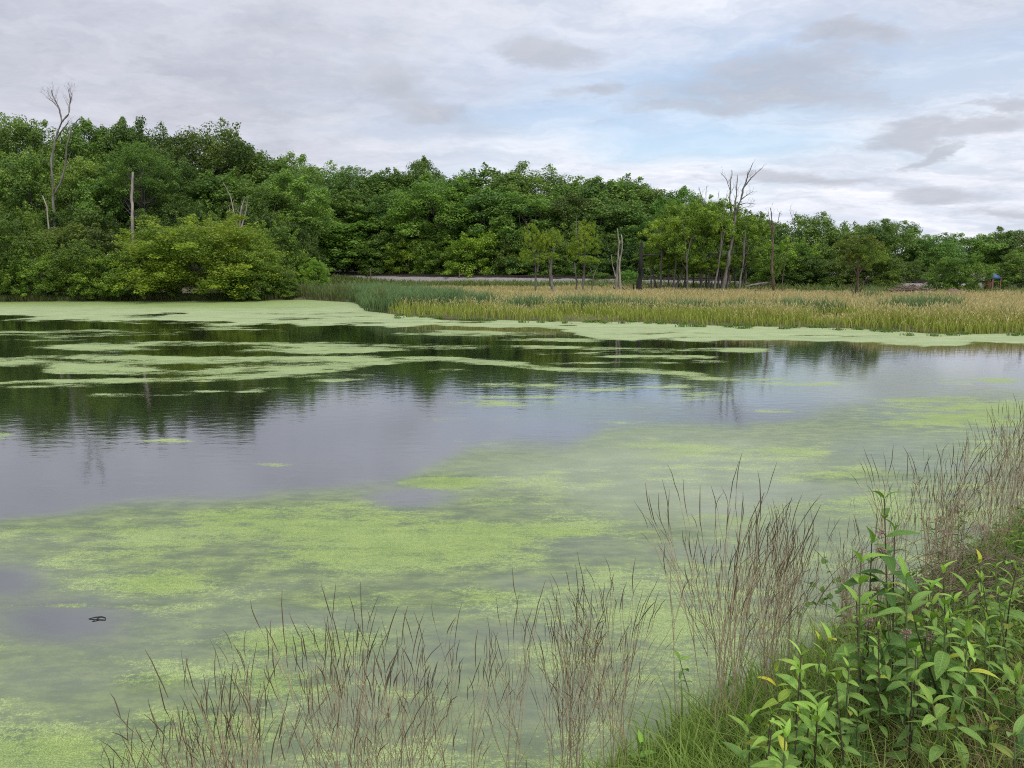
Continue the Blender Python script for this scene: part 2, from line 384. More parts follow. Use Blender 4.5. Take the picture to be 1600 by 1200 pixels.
# thick bright drifts
for a in [(690, 747, 75, 11, 0.82), (600, 820, 260, 26, 0.62, 0.03), (420, 800, 260, 20, 0.56, -0.05), (660, 850, 200, 22, 0.66), (270, 905, 90, 20, 0.66, -0.12), (330, 890, 80, 14, 0.6), (150, 820, 150, 14, 0.46), (880, 828, 70, 7, 0.55),
          (560, 930, 110, 18, 0.5), (480, 1000, 140, 22, 0.52), (440, 1060, 90, 26, 0.60), (250, 1060, 60, 16, 0.5), (120, 1170, 220, 40, 0.74), (330, 1130, 120, 40, 0.60), (700, 930, 120, 14, 0.5), (960, 770, 200, 18, 0.36), (1300, 740, 160, 10, 0.5), (1040, 830, 60, 8, 0.5), (400, 860, 260, 26, 0.56), (760, 780, 60, 6, 0.5), (150, 940, 120, 5, 0.5)]:
    E(cover, *a); E(hue, a[0], a[1], a[2] * 0.9, a[3] * 0.9, 0.78)
E(hue, 1050, 740, 260, 60, 0.15); E(hue, 600, 840, 330, 60, 0.70)
m, t, b = mat('pond_water'); M['water'] = m
co = t.node('ShaderNodeTexCoord').outputs['Object']
at = lambda k: t.node('ShaderNodeAttribute', attribute_name=k).outputs['Fac']
A_c, A_f, A_h = at('cover'), at('film'), at('hue')
nb = t.noise(t.vmath('MULTIPLY', co, (0.55, 1.0, 1)), 1.5, 7, 0.66)
nf = t.noise(t.vmath('MULTIPLY', co, (0.8, 1.0, 1)), 24, 4, 0.75)
nv = t.noise(t.vmath('MULTIPLY', co, (0.45, 1.0, 1)), 5.5, 5, 0.7)
brk = t.math('ADD', t.math('MULTIPLY', t.math('SUBTRACT', nb, 0.5), 1.15), t.math('MULTIPLY', t.math('SUBTRACT', nv, 0.5), 0.7))
nl = t.noise(t.vmath('MULTIPLY', co, (0.5, 1.0, 1)), 0.42, 5, 0.6)
brk = t.math('ADD', brk, t.math('MULTIPLY', t.math('SUBTRACT', nf, 0.5), 0.85))
brk = t.math('ADD', brk, t.math('MULTIPLY', t.math('SUBTRACT', nl, 0.5), 1.7))
lim = t.math('MULTIPLY', t.math('MULTIPLY', A_c, t.math('SUBTRACT', 1.06, A_c)), 3.6)
lim = t.math('MINIMUM', lim, 1.0)
cv = t.math('ADD', A_c, t.math('MULTIPLY', brk, lim))
cv = t.math('ADD', cv, t.math('MULTIPLY', t.math('SUBTRACT', t.noise(co, 48, 3, 0.7), 0.5), t.math('MULTIPLY', lim, 0.8)))
f_c = t.remap(cv, 0.38, 0.62)
film_g = t.noise(co, 60, 3, 0.7)
fl = t.math('ADD', A_f, t.math('MULTIPLY', t.math('ADD', t.math('MULTIPLY', t.math('SUBTRACT', nv, 0.5), 0.8), t.math('MULTIPLY', t.math('SUBTRACT', t.math('MULTIPLY', t.math('ADD', nf, film_g), 0.5), 0.5), 2.2)), t.math('MINIMUM', t.math('MULTIPLY', A_f, 1.4), 0.8)), clamp=True)
pale = t.mix(t.remap(nb, 0.3, 0.7), (0.41, 0.475, 0.25), (0.54, 0.60, 0.35))
lush = t.mix(t.remap(nv, 0.3, 0.7), (0.21, 0.315, 0.075), (0.345, 0.44, 0.115))
dw = t.mix(A_h, pale, lush)
dw = t.mix(t.remap(nf, 0.35, 0.7), t.mix(1.0, dw, (0.74, 0.78, 0.72), 'MULTIPLY'), dw)
dw = t.mix(t.remap(t.noise(t.vmath('MULTIPLY', co, (0.35, 1.0, 1)), 0.6, 6, 0.65), 0.45, 0.7, 0, 0.45), dw, (0.21, 0.26, 0.145))
spk = t.noise(co, 75, 2, 0.6); ng = t.noise(co, 95, 2, 0.7)
dw = t.mix(t.remap(ng, 0.38, 0.62), t.mix(1.0, dw, (0.58, 0.66, 0.52), 'MULTIPLY'), t.mix(1.0, dw, (1.18, 1.15, 1.15), 'MULTIPLY'))
dw = t.mix(t.remap(spk, 0.66, 0.72, 0, 0.75), dw, (0.10, 0.075, 0.03))
film_c = t.mix(t.remap(nb, 0.3, 0.7), (0.235, 0.28, 0.165), (0.325, 0.37, 0.225))
film_c = t.mix(t.remap(A_h, 0.2, 0.6), film_c, t.mix(t.remap(nv, 0.35, 0.65), (0.115, 0.165, 0.065), (0.225, 0.28, 0.11)))
# open water: dark, mirror-like, faint ripples
wd = t.node('ShaderNodeBsdfDiffuse'); wd.inputs[0].default_value = (0.012, 0.013, 0.010, 1)
wg = t.node('ShaderNodeBsdfGlossy'); wg.inputs['Roughness'].default_value = 0.05
fre = t.node('ShaderNodeFresnel'); fre.inputs['IOR'].default_value = 1.33
wm = t.node('ShaderNodeMixShader'); t.put(wm.inputs[0], t.math('POWER', fre.outputs[0], 0.37)); t.l.new(wd.outputs[0], wm.inputs[1]); t.l.new(wg.outputs[0], wm.inputs[2])
rp = t.noise(t.vmath('MULTIPLY', co, (0.8, 1.6, 1)), 2.6, 3, 0.5); rp2 = t.noise(co, 14, 3, 0.5)
hgt = t.math('ADD', t.math('MULTIPLY', rp, 0.012), t.math('MULTIPLY', rp2, 0.0018))
bp = t.node('ShaderNodeBump'); bp.inputs['Strength'].default_value = 0.22; bp.inputs['Distance'].default_value = 1.0
t.put(bp.inputs['Height'], hgt); t.l.new(bp.outputs[0], wg.inputs['Normal']); t.l.new(bp.outputs[0], fre.inputs['Normal'])
bw = t.node('ShaderNodeBsdfPrincipled'); t.put(bw.inputs['Base Color'], dw); bw.inputs['Roughness'].default_value = 0.65; bw.inputs['Specular IOR Level'].default_value = 0.25
bp2 = t.node('ShaderNodeBump'); bp2.inputs['Strength'].default_value = 0.35; bp2.inputs['Distance'].default_value = 0.02
t.put(bp2.inputs['Height'], t.math('ADD', nf, nv)); t.l.new(bp2.outputs[0], bw.inputs['Normal'])
bf = t.node('ShaderNodeBsdfPrincipled'); t.put(bf.inputs['Base Color'], film_c); bf.inputs['Roughness'].default_value = 0.5; bf.inputs['Specular IOR Level'].default_value = 0.3
m1 = t.node('ShaderNodeMixShader'); t.put(m1.inputs[0], fl); t.l.new(wm.outputs[0], m1.inputs[1]); t.l.new(bf.outputs[0], m1.inputs[2])
m2 = t.node('ShaderNodeMixShader'); t.put(m2.inputs[0], f_c); t.l.new(m1.outputs[0], m2.inputs[1]); t.l.new(bw.outputs[0], m2.inputs[2])
t.l.new(m2.outputs[0], t.n['Material Output'].inputs[0])
ni, nj = XW.shape; idx = np.arange(ni * nj).reshape(ni, nj)
q = np.stack([idx[:-1, :-1], idx[:-1, 1:], idx[1:, 1:], idx[1:, :-1]], -1).reshape(-1, 4)
tag(obj('water', mk_mesh('water', VW, [q], {'cover': cover.ravel(), 'film': film.ravel(), 'hue': hue.ravel()}, smooth=True), m), kind='structure')

# ------------------------------------------------------------------ railway
RL0, RL1 = np.array([-30.5, 120.0]), np.array([26.8, 82.2])
rdir = (RL1 - RL0) / np.linalg.norm(RL1 - RL0); rn = np.array([rdir[1], -rdir[0]])
if rn[1] > 0: rn = -rn                                    # towards the camera
A0, A1 = RL0 - rdir * 60, RL1 + rdir * 60
rail_root = empty('railway_track', (*((A0 + A1) / 2), 0.42), math.atan2(rdir[1], rdir[0]))
tag(rail_root, 'railway track on a low pale gravel bed running below the forest', 'railway')
Lr = float(np.linalg.norm(A1 - A0)); nseg = 150
xs = np.linspace(-Lr / 2, Lr / 2, nseg)
prof = [(-4.2, -0.7), (-3.6, -0.1), (-1.75, 0.93), (1.75, 0.93), (3.6, -0.1), (4.2, -0.7)]
rs = np.random.RandomState(3)
V = np.array([[x, py_ + rs.randn() * 0.05, pz_ + rs.randn() * 0.035] for x in xs for py_, pz_ in prof])
k = len(prof); ii = np.arange(nseg - 1)[:, None] * k; jj = np.arange(k - 1)[None]
q = np.stack([ii + jj, ii + jj + 1, ii + k + jj + 1, ii + k + jj], -1).reshape(-1, 4)
m, t, b = mat('gravel'); co = t.node('ShaderNodeTexCoord').outputs['Object']
t.put(b.inputs['Base Color'], t.mix(t.remap(t.noise(co, 5, 5, 0.8), 0.3, 0.7), (0.17, 0.15, 0.14), (0.35, 0.32, 0.31))); b.inputs['Roughness'].default_value = 0.95
obj('ballast_bed', mk_mesh('ballast_bed', V, [q]), m, rail_root)
m, t, b = mat('rail_steel'); b.inputs['Base Color'].default_value = (0.05, 0.035, 0.03, 1); b.inputs['Roughness'].default_value = 0.6; M['steel'] = m
ms, t, b = mat('sleeper_wood'); b.inputs['Base Color'].default_value = (0.055, 0.042, 0.035, 1); b.inputs['Roughness'].default_value = 0.9
def box_arrays(boxes):
    V = []; Q = []
    for i, (x0, x1, y0, y1, z0, z1) in enumerate(boxes):
        V += [(x0, y0, z0), (x1, y0, z0), (x1, y1, z0), (x0, y1, z0), (x0, y0, z1), (x1, y0, z1), (x1, y1, z1), (x0, y1, z1)]
        Q += [[8 * i + a for a in f] for f in ((3, 2, 1, 0), (4, 5, 6, 7), (0, 1, 5, 4), (1, 2, 6, 5), (2, 3, 7, 6), (3, 0, 4, 7))]
    return np.array(V, float), np.array(Q)
def box_mesh(name, boxes): V, Q = box_arrays(boxes); return mk_mesh(name, V, [Q])
for s_ in (-0.72, 0.72):
    obj('rail', box_mesh('rail', [(-Lr / 2, Lr / 2, s_ - 0.07, s_ + 0.07, 1.075, 1.10), (-Lr / 2, Lr / 2, s_ - 0.012, s_ + 0.012, 1.10, 1.19), (-Lr / 2, Lr / 2, s_ - 0.036, s_ + 0.036, 1.19, 1.235)]), M['steel'], rail_root)
tag(obj('sleepers', box_mesh('sleepers', [(x, x + 0.23, -1.28, 1.28, 0.90, 1.073) for x in np.arange(-Lr / 2, Lr / 2, 0.6)]), ms, rail_root), kind='stuff')

# ------------------------------------------------------------------ tree kit
def kites(P, N, L, Wd, rs, tint, bend=0.25):
    """leaf faces: one kite of 4 vertices, folded along its length"""
    n = len(P); r = unit(rs.randn(n, 3)); tdir = unit(r - (r * N).sum(1)[:, None] * N); s = np.cross(N, tdir)
    L = np.broadcast_to(L, (n,))[:, None]; Wd = np.broadcast_to(Wd, (n,))[:, None]
    a = P - tdir * L * 0.5; c = P + tdir * L * 0.5
    b_ = P + s * Wd * 0.5 - N * L * bend * 0.3; d = P - s * Wd * 0.5 - N * L * bend * 0.3
    V = np.stack([a, b_, c, d], 1).reshape(-1, 3)
    i = np.arange(n)[:, None] * 4
    T_ = np.concatenate([i + np.array([[0, 1, 2]]), i + np.array([[0, 2, 3]])])
    return V, T_, np.repeat(tint, 4)

def crown_variant(name, seed, leaves, leaf, base=0.2, main=13, sub=9, flat=1.0, spread=1.0, ragged=1.0, open_=0.0, zsq=1.0):
    """unit crown: radius about 0.5, top at z = 1; leaf clumps on two levels of lobes. Returns mesh and the main lobe centres"""
    rs = np.random.RandomState(seed); mains = []
    for k in range(main):
        u = (k + 0.5) / main; zd = 1 - 1.75 * u; a = k * 2.399 + rs.rand() * 0.7; rr = math.sqrt(max(0, 1 - zd * zd))
        rad = (0.30 + 0.10 * rs.rand()) * spread
        h = (1 - base) / 2
        if base == 0.0:                                   # a bush: a dome of lobes down to the ground
            zc = 0.10 + 0.74 * (1 - u); pr = math.sqrt(max(0.05, 1 - (max(zc - 0.22, 0) / 0.70) ** 2)); q0 = 0.37 * spread * pr * (0.45 + 0.55 * rs.rand() ** 0.5)
            mains.append((q0 * math.cos(a), q0 * math.sin(a), zc, 0.13 + 0.07 * rs.rand())); continue
        mains.append((rad * rr * math.cos(a), rad * rr * math.sin(a), base + h + (h * 0.66 * zd) * (0.8 + 0.35 * rs.rand()), 0.15 + 0.07 * rs.rand()))
    C, Rr, Tn = [], [], []
    for (x, y, z, r) in mains:
        t0 = rs.rand()
        for j in range(sub):
            d = unit(rs.randn(3)); d[2] = abs(d[2]) * 0.8 - 0.25
            rr = r * (0.55 + 0.6 * rs.rand()) * ragged
            C.append((x + d[0] * rr, y + d[1] * rr, z + d[2] * rr * flat * zsq)); Rr.append(r * (0.24 + 0.32 * rs.rand())); Tn.append(0.55 * t0 + 0.45 * rs.rand())
    for k in range(int(main * 2.2)):                       # shoots that stick out of the outline
        x, y, z, r = mains[rs.randint(main)]; d = unit(np.array([x, y, (z - 0.4) * 1.3]) + rs.randn(3) * 0.15); rr = r * ((1.0 + 0.5 * rs.rand()) if base == 0.0 else (0.72 + 0.36 * rs.rand())); t0 = 0.5 + 0.5 * rs.rand()
        for j in range(3): C.append((x + d[0] * rr * (0.85 + 0.15 * j), y + d[1] * rr * (0.85 + 0.15 * j), min(0.99, z + d[2] * rr * zsq * (0.85 + 0.15 * j)))); Rr.append(r * (0.24 - 0.05 * j)); Tn.append(t0)
    C = np.array(C); Rr = np.array(Rr); Tn = np.array(Tn)
    p = Rr ** 2 / (Rr ** 2).sum(); li = rs.choice(len(C), leaves, p=p)
    d = unit(rs.randn(leaves, 3)); rad = Rr[li] * (0.45 + 0.75 * rs.rand(leaves) ** 0.6)
    P_ = C[li] + d * rad[:, None] * np.array([1, 1, 0.8 * zsq])
    N = unit(d * 0.9 + np.array([0, 0, 0.55]) + rs.randn(leaves, 3) * 0.55)
    keep = P_[:, 2] > 0.005
    if open_ > 0: keep &= rs.rand(leaves) > open_
    P_, N, li = P_[keep], N[keep], li[keep]; n = len(P_)
    tint = np.clip(Tn[li] * 0.8 + rs.rand(n) * 0.55 - 0.2, 0, 1)
    L = leaf * (0.6 + 0.8 * rs.rand(n)); V, T_, tt = kites(P_, N, L, L * (0.5 + 0.3 * rs.rand(n)), rs, tint)
    V[:, 2] = np.repeat(P_[:, 2], 4) + (V[:, 2] - np.repeat(P_[:, 2], 4)) * zsq
    V[:, 2] = np.maximum(V[:, 2], 0.0)
    return mk_mesh(name, V, [T_], {'tint': tt}), mains

def trunk_variant(name, seed, mains, r0=0.022, top=0.72, zq=0.5):
    rs = np.random.RandomState(seed); tb = Tubes()
    zs = np.linspace(-0.02, top, 8); path = np.stack([rs.randn(8).cumsum() * 0.006, rs.randn(8).cumsum() * 0.006, zs], 1)
    tb.add(path, np.linspace(r0, r0 * 0.25, 8) * np.array([1.35] + [1] * 7), 7)
    for (x, y, z, r) in mains:
        z0 = max(0.12, z - 0.28 - 0.12 * rs.rand()); s0 = np.array([np.interp(z0, zs, path[:, 0]), np.interp(z0, zs, path[:, 1]), z0]); e = np.array([x, y, z + r * 0.2 * zq])
        mid = (s0 + e) / 2 + np.array([x * 0.15, y * 0.15, -0.03])
        pp = interp_path([s0, (s0 + mid) / 2 + rs.randn(3) * 0.008, mid, (mid + e) / 2 + rs.randn(3) * 0.01, e], 6)
        tb.add(pp, np.linspace(r0 * 0.42, r0 * 0.09, 6), 5)
        for j in range(3):
            f = 0.4 + 0.5 * rs.rand(); s1 = pp[int(f * 5)]; d = unit(rs.randn(3) + np.array([0, 0, 0.5])) * r * 0.8 * np.array([1, 1, zq])
            tb.add([s1, s1 + d * 0.5 + rs.randn(3) * 0.01, s1 + d], [r0 * 0.14, r0 * 0.09, r0 * 0.04], 4)
    return tb.mesh(name)

TREES, RTREES = [], []
for i, (ba, mn, sb, rg) in enumerate([(0.16, 34, 8, 0.95), (0.12, 36, 8, 1.0), (0.2, 31, 8, 0.95), (0.15, 34, 8, 1.0), (0.22, 30, 9, 1.05), (0.1, 36, 8, 0.95), (0.18, 32, 8, 1.0)]):
    cm, mains = crown_variant('crown_tree', 100 + i, 31000, 0.021 + 0.004 * (i % 3), ba, mn, sb, ragged=rg, zsq=0.55, spread=1.05)
    TREES.append((cm, trunk_variant('trunk_tree', 200 + i, mains)))
for i, (ba, mn, sb) in enumerate([(0.12, 24, 8), (0.18, 20, 9), (0.10, 22, 8), (0.2, 18, 9)]):
    cm, mains = crown_variant('crown_field_tree', 150 + i, 24000, 0.024, ba, mn, sb, ragged=1.0, zsq=0.85, spread=1.05)
    RTREES.append((cm, trunk_variant('trunk_field_tree', 250 + i, mains)))
BUSH = []
for i in range(5):
    cm, mains = crown_variant('crown_bush', 300 + i, 29000, 0.0245, 0.0, 28, 8, flat=0.9, spread=1.12, ragged=1.1)
    BUSH.append((cm, trunk_variant('stem_bush', 400 + i, mains, 0.014, 0.5)))
BIG, bm_ = crown_variant('crown_big_bush', 377, 72000, 0.0155, 0.0, 46, 11, flat=0.9, spread=1.15, ragged=0.95)
BUSH.append((BIG, trunk_variant('stem_big_bush', 477, bm_, 0.010, 0.5)))
LIGHT = []
for i in range(4):
    cm, mains = crown_variant('crown_light', 500 + i, 5600, 0.037, 0.05, 9, 9, spread=1.25, ragged=1.7, open_=0.12)
    LIGHT.append(cm)
def trackY(px): return 2537.0 / (22 + (px - 550) * 0.0141)
crs = np.random.RandomState(77)
def place_tree(px, top, Y, wpx_, var, col, label, kind='tree', group=None, cat='tree', name=None, base=None):
    """px, top: the crown's middle and top in the photograph; Y its distance; wpx_ its width in pixels"""
    p = at_depth(px, top, Y); W = wpx_ / F * Y; z0 = gz(p[0], Y) if base is None else base
    H = p[2] - z0
    root = empty(name or ('broadleaf_tree' if kind != 'bush' else 'shrub'), (p[0], Y, z0 - 0.02), crs.rand() * 6.28, (W, W * (0.9 + 0.2 * crs.rand()), H / 1.0))
    cm, tm = TREES[var] if kind == 'tree' else RTREES[var % 4] if kind == 'field' else BUSH[var]
    woody = kind != 'bush'; M_ = M['leaf'] if woody else M['bush']
    j = (0.66 + 0.62 * crs.rand()) * (0.92 + 0.16 * crs.rand(3)) * np.array([1.0, 1.08, 1.1])
    obj('crown', cm, M_, root, color=tuple(np.array(col) * j)); obj('trunk' if woody else 'stem', tm, M['bark'], root)
    tag(root, label, cat if woody else 'shrub', group)
    return root
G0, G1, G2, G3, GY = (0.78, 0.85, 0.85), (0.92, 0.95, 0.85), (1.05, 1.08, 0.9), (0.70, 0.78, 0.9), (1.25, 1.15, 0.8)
ORD = ['first', 'second', 'third', 'fourth', 'fifth', 'sixth', 'seventh', 'eighth', 'ninth', 'tenth', 'eleventh', 'twelfth', 'thirteenth', 'fourteenth', 'fifteenth', 'sixteenth', 'seventeenth', 'eighteenth', 'nineteenth', 'twentieth', 'twenty-first', 'twenty-second', 'twenty-third', 'twenty-fourth']
# skyline of the forest, left to right
sky_row = [(-45, 178, 118, 110, 1, G1), (25, 166, 114, 110, 0, G2), (130, 182, 116, 85, 4, G2), (180, 172, 120, 80, 2, G0), (238, 180, 119, 95, 3, G0), (322, 180, 116, 120, 6, G1), (370, 200, 122, 90, 5, G0), (430, 226, 118, 110, 1, G0), (490, 240, 122, 90, 3, G1),
           (552, 252, 118, 100, 0, G0), (610, 258, 116, 90, 2, G1), (652, 241, 124, 70, 4, G0), (705, 262, 118, 90, 6, G0), (765, 248, 120, 110, 5, G0), (840, 249, 118, 120, 3, G1), (912, 262, 116, 90, 1, G0), (965, 266, 114, 100, 2, G0), (1015, 284, 112, 80, 0, G1),
           (1060, 288, 108, 66, 4, G0), (1105, 308, 104, 80, 6, G1), (1160, 332, 100, 90, 2, G0)]
for i, (px, top, Y, wp, v, c) in enumerate(sky_row):
    look = {G0: 'dark green', G1: 'mid green', G2: 'fresh green'}[c]
    if px > 470: Y = max(Y, trackY(px) + 17 + (i % 3) * 2)
    place_tree(px, top, Y, wp * 1.36, v, c, f'{look} tree crown on the forest skyline, {ORD[i]} from the left edge', group='trees on the forest skyline')
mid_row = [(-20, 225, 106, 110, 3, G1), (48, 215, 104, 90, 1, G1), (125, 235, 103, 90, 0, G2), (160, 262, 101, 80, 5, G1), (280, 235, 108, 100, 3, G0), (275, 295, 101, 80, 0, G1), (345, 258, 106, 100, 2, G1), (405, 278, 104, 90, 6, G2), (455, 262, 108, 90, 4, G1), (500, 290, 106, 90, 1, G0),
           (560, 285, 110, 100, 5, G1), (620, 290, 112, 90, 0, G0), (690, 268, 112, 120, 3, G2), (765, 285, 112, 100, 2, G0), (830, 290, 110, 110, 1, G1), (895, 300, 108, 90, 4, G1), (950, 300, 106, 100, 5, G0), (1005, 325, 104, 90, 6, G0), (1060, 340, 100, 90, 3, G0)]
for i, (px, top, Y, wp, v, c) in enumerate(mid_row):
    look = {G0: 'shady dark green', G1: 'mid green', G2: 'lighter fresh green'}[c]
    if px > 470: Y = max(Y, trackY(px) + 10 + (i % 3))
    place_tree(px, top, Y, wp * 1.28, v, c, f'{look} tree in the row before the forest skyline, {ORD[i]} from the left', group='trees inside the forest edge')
# lower storey that closes the forest edge
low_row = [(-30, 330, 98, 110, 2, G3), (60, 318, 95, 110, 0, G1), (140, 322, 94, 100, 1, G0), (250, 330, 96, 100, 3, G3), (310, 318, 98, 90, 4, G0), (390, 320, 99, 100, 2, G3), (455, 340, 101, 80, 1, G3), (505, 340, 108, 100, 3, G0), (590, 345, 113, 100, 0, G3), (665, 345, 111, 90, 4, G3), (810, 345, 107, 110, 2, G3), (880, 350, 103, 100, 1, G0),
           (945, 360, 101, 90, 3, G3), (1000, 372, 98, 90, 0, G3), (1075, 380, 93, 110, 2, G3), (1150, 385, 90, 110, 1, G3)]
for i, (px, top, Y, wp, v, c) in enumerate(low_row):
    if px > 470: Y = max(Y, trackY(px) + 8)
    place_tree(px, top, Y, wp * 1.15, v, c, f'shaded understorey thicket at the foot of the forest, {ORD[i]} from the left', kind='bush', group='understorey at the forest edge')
# tree with the pale bare trunk
r_ = place_tree(213, 213, 100, 100, 0, G2, 'fresh green tree on a tall pale bare trunk above the big bush', base=6.5)
# shrubs along the shore and the railway
shr = [(8, 330, 68.2, 95, 0, (0.95, 1.0, 0.8), 'rounded green shrub cut by the left edge at the waterline'), (-60, 340, 72, 100, 2, G1, 'shrub beyond the left edge at the waterline'),
       (75, 345, 80, 110, 1, G1, 'dark leafy shrub behind the left waterside shrubs'), (150, 350, 82, 100, 3, G0, 'deep green shrub left of the pale bare trunk'),
       (118, 375, 68, 90, 4, (1.12, 1.12, 0.85), 'light-tipped shrub on the shore, second from the left edge'), (60, 395, 67.4, 80, 3, G1, 'low shrub touching the duckweed near the left edge'),
       (165, 392, 67.8, 75, 0, (1.1, 1.15, 0.85), 'shrub with bright tips left of the big yellow-green bush'), (222, 385, 68.4, 90, 2, G1, 'green shrub merging into the left side of the big bush'),
       (312, 338, 69.8, 200, 5, (1.62, 1.5, 0.85), 'big domed yellow-green bush overhanging the pond'), (388, 382, 68.6, 92, 1, (1.15, 1.05, 0.85), 'olive bush at the right shoulder of the big bush'),
       (345, 332, 80, 70, 4, (1.1, 1.02, 0.85), 'small olive treetop just behind the big bush'), (428, 345, 84, 76, 0, (1.05, 1.02, 0.85), 'tall olive shrub right of the grey multi-stem snag'),
       (440, 420, 70, 46, 2, (1.1, 1.08, 0.85), 'low bush sloping to the reeds right of the big bush'), (492, 402, 84, 42, 3, (1.2, 1.3, 0.9), 'bright sapling in front of the left end of the railway'),
       (462, 408, 86, 40, 4, G1, 'slim green shrub left of the bright sapling'),
       (540, 336, 124, 160, 1, (0.95, 1.05, 1.0), 'wide dark green shrub tree behind the railway'), (600, 372, 121, 80, 3, G0, 'dark shrub behind the railway next to the yellowish one'), (642, 368, 116, 75, 4, (1.45, 1.25, 0.75), 'yellowish green shrub behind the railway'),
       (700, 368, 113, 80, 0, (1.15, 1.15, 0.85), 'mid green shrub between the yellowish and the bright shrub'), (750, 358, 110, 95, 2, (1.4, 1.4, 0.85), 'bright green domed shrub behind the railway'), (805, 368, 107, 70, 1, (0.95, 1.0, 0.9), 'dark shrub right of the bright domed shrub'),
       (850, 385, 103, 70, 3, G0, 'dark shrub behind the two slender meadow trees'), (905, 392, 100, 80, 4, G1, 'shrub behind the railway and the paired meadow trees'), (960, 400, 96, 70, 0, G0, 'dark shrub behind the bleached broken tree'),
       (985, 422, 86, 40, 2, (1.0, 1.1, 0.95), 'small green bush left of the charred stump'), (938, 425, 92, 40, 1, G1, 'small bush by the track behind the thin dead sapling'),
       (1060, 395, 92, 90, 3, G0, 'shrub behind the left half of the grove'), (1120, 395, 90, 90, 4, G0, 'shrub behind the right half of the grove'), (1185, 375, 84, 80, 1, G0, 'shrub filling in right of the grove'), (1235, 372, 78, 80, 0, (1.25, 1.3, 0.9), 'bright shrub right of the dark thin dead trunk'),
       (1255, 395, 76, 80, 2, G0, 'shaded shrub at the meadow edge right of the dead trunk'), (1300, 400, 76, 80, 3, G0, 'shaded shrub behind the scrubby brown meadow tree'), (1372, 390, 75, 80, 4, G1, 'shrub right behind the scrubby brown meadow tree'), (1410, 405, 76, 70, 1, G0, 'shrub behind the brush pile'),
       (1500, 396, 66, 76, 0, (1.02, 1.08, 0.9), 'round green bush behind the reddish soil heap'), (1602, 392, 68, 80, 3, G1, 'bush at the right edge of the picture'), (1570, 432, 70, 36, 2, G3, 'low dark bush right before the blue-roofed hut'), (1445, 425, 82, 50, 4, G2, 'low bright growth left of the round bush')]
for px, top, Y, wp, v, c, lb in shr:
    if 500 < px < 970 and Y > 95: Y = trackY(px) + 5
    place_tree(px, top, Y, wp * 1.12, v, c, lb, kind='bush')
# trees on the right
rt = [(1205, 352, 92, 80, 1, G0, 'mid green tree behind the dark thin dead trunk'), (1275, 332, 90, 88, 4, (0.95, 1.0, 0.95), 'pointed tree standing highest right of the grove'), (1240, 365, 95, 70, 2, G0, 'dark tree left of the pointed tree'), (1318, 358, 92, 70, 3, G1, 'tree between the pointed tree and the broad crown'),
      (1355, 344, 94, 85, 5, G0, 'left half of the broad double crown on the right'), (1402, 346, 95, 85, 0, G0, 'right half of the broad double crown on the right'), (1440, 385, 100, 60, 6, G1, 'low tree in the sky gap right of the broad crown'), (1468, 364, 92, 62, 4, G0, 'leaning dark tree left of the round bush'),
      (1515, 360, 96, 95, 2, (0.98, 1.05, 0.95), 'round crown above the round bush'), (1560, 372, 98, 70, 1, G0, 'tree above the blue-roofed hut'), (1598, 352, 95, 90, 3, G0, 'tall tree cut by the right edge'), (1680, 360, 96, 110, 0, G0, 'tree beyond the right edge'), (1625, 385, 84, 80, 5, G1, 'lower tree at the right edge')]
for px, top, Y, wp, v, c, lb in rt:
    place_tree(px, top, Y, wp * 1.15, v, c, lb, kind='field')

# ------------------------------------------------------------------ dead and slender trees drawn limb by limb
def limb_pts(pxpts, Y, rs, dj=0.25):
    n = len(pxpts); off = np.concatenate([[0], np.cumsum(rs.randn(n - 1) * dj)])
    return np.array([at_depth(x, y, Y + o) for (x, y), o in zip(pxpts, off)])
def twigs(tb, path, rad, rs, n=8, length=1.2, depth=2, up=0.5, start=0.35):
    k = len(path)
    for i in range(n):
        f = start + (1 - start) * rs.rand(); a = f * (k - 1); i0 = min(int(a), k - 2); s0 = path[i0] + (path[i0 + 1] - path[i0]) * (a - i0)
        ax = unit(path[i0 + 1] - path[i0]); d = unit(rs.randn(3)); d = unit(d - ax * (d @ ax) + ax * 0.7 + np.array([0, 0, up]))
        L = length * (0.4 + 0.8 * rs.rand()) * (1.1 - 0.5 * f); r0 = max(0.008, rad * 0.35 * (1.1 - f))
        pts = [s0, s0 + d * L * 0.35 + rs.randn(3) * L * 0.05, s0 + d * L * 0.7 + rs.randn(3) * L * 0.07 + np.array([0, 0, L * 0.08]), s0 + d * L + rs.randn(3) * L * 0.08 + np.array([0, 0, L * 0.18])]
        pts = np.array(pts); tb.add(pts, [r0, r0 * 0.75, r0 * 0.5, r0 * 0.25], 4)
        if depth > 1: twigs(tb, pts, r0, rs, 3, L * 0.45, depth - 1, up, 0.3)
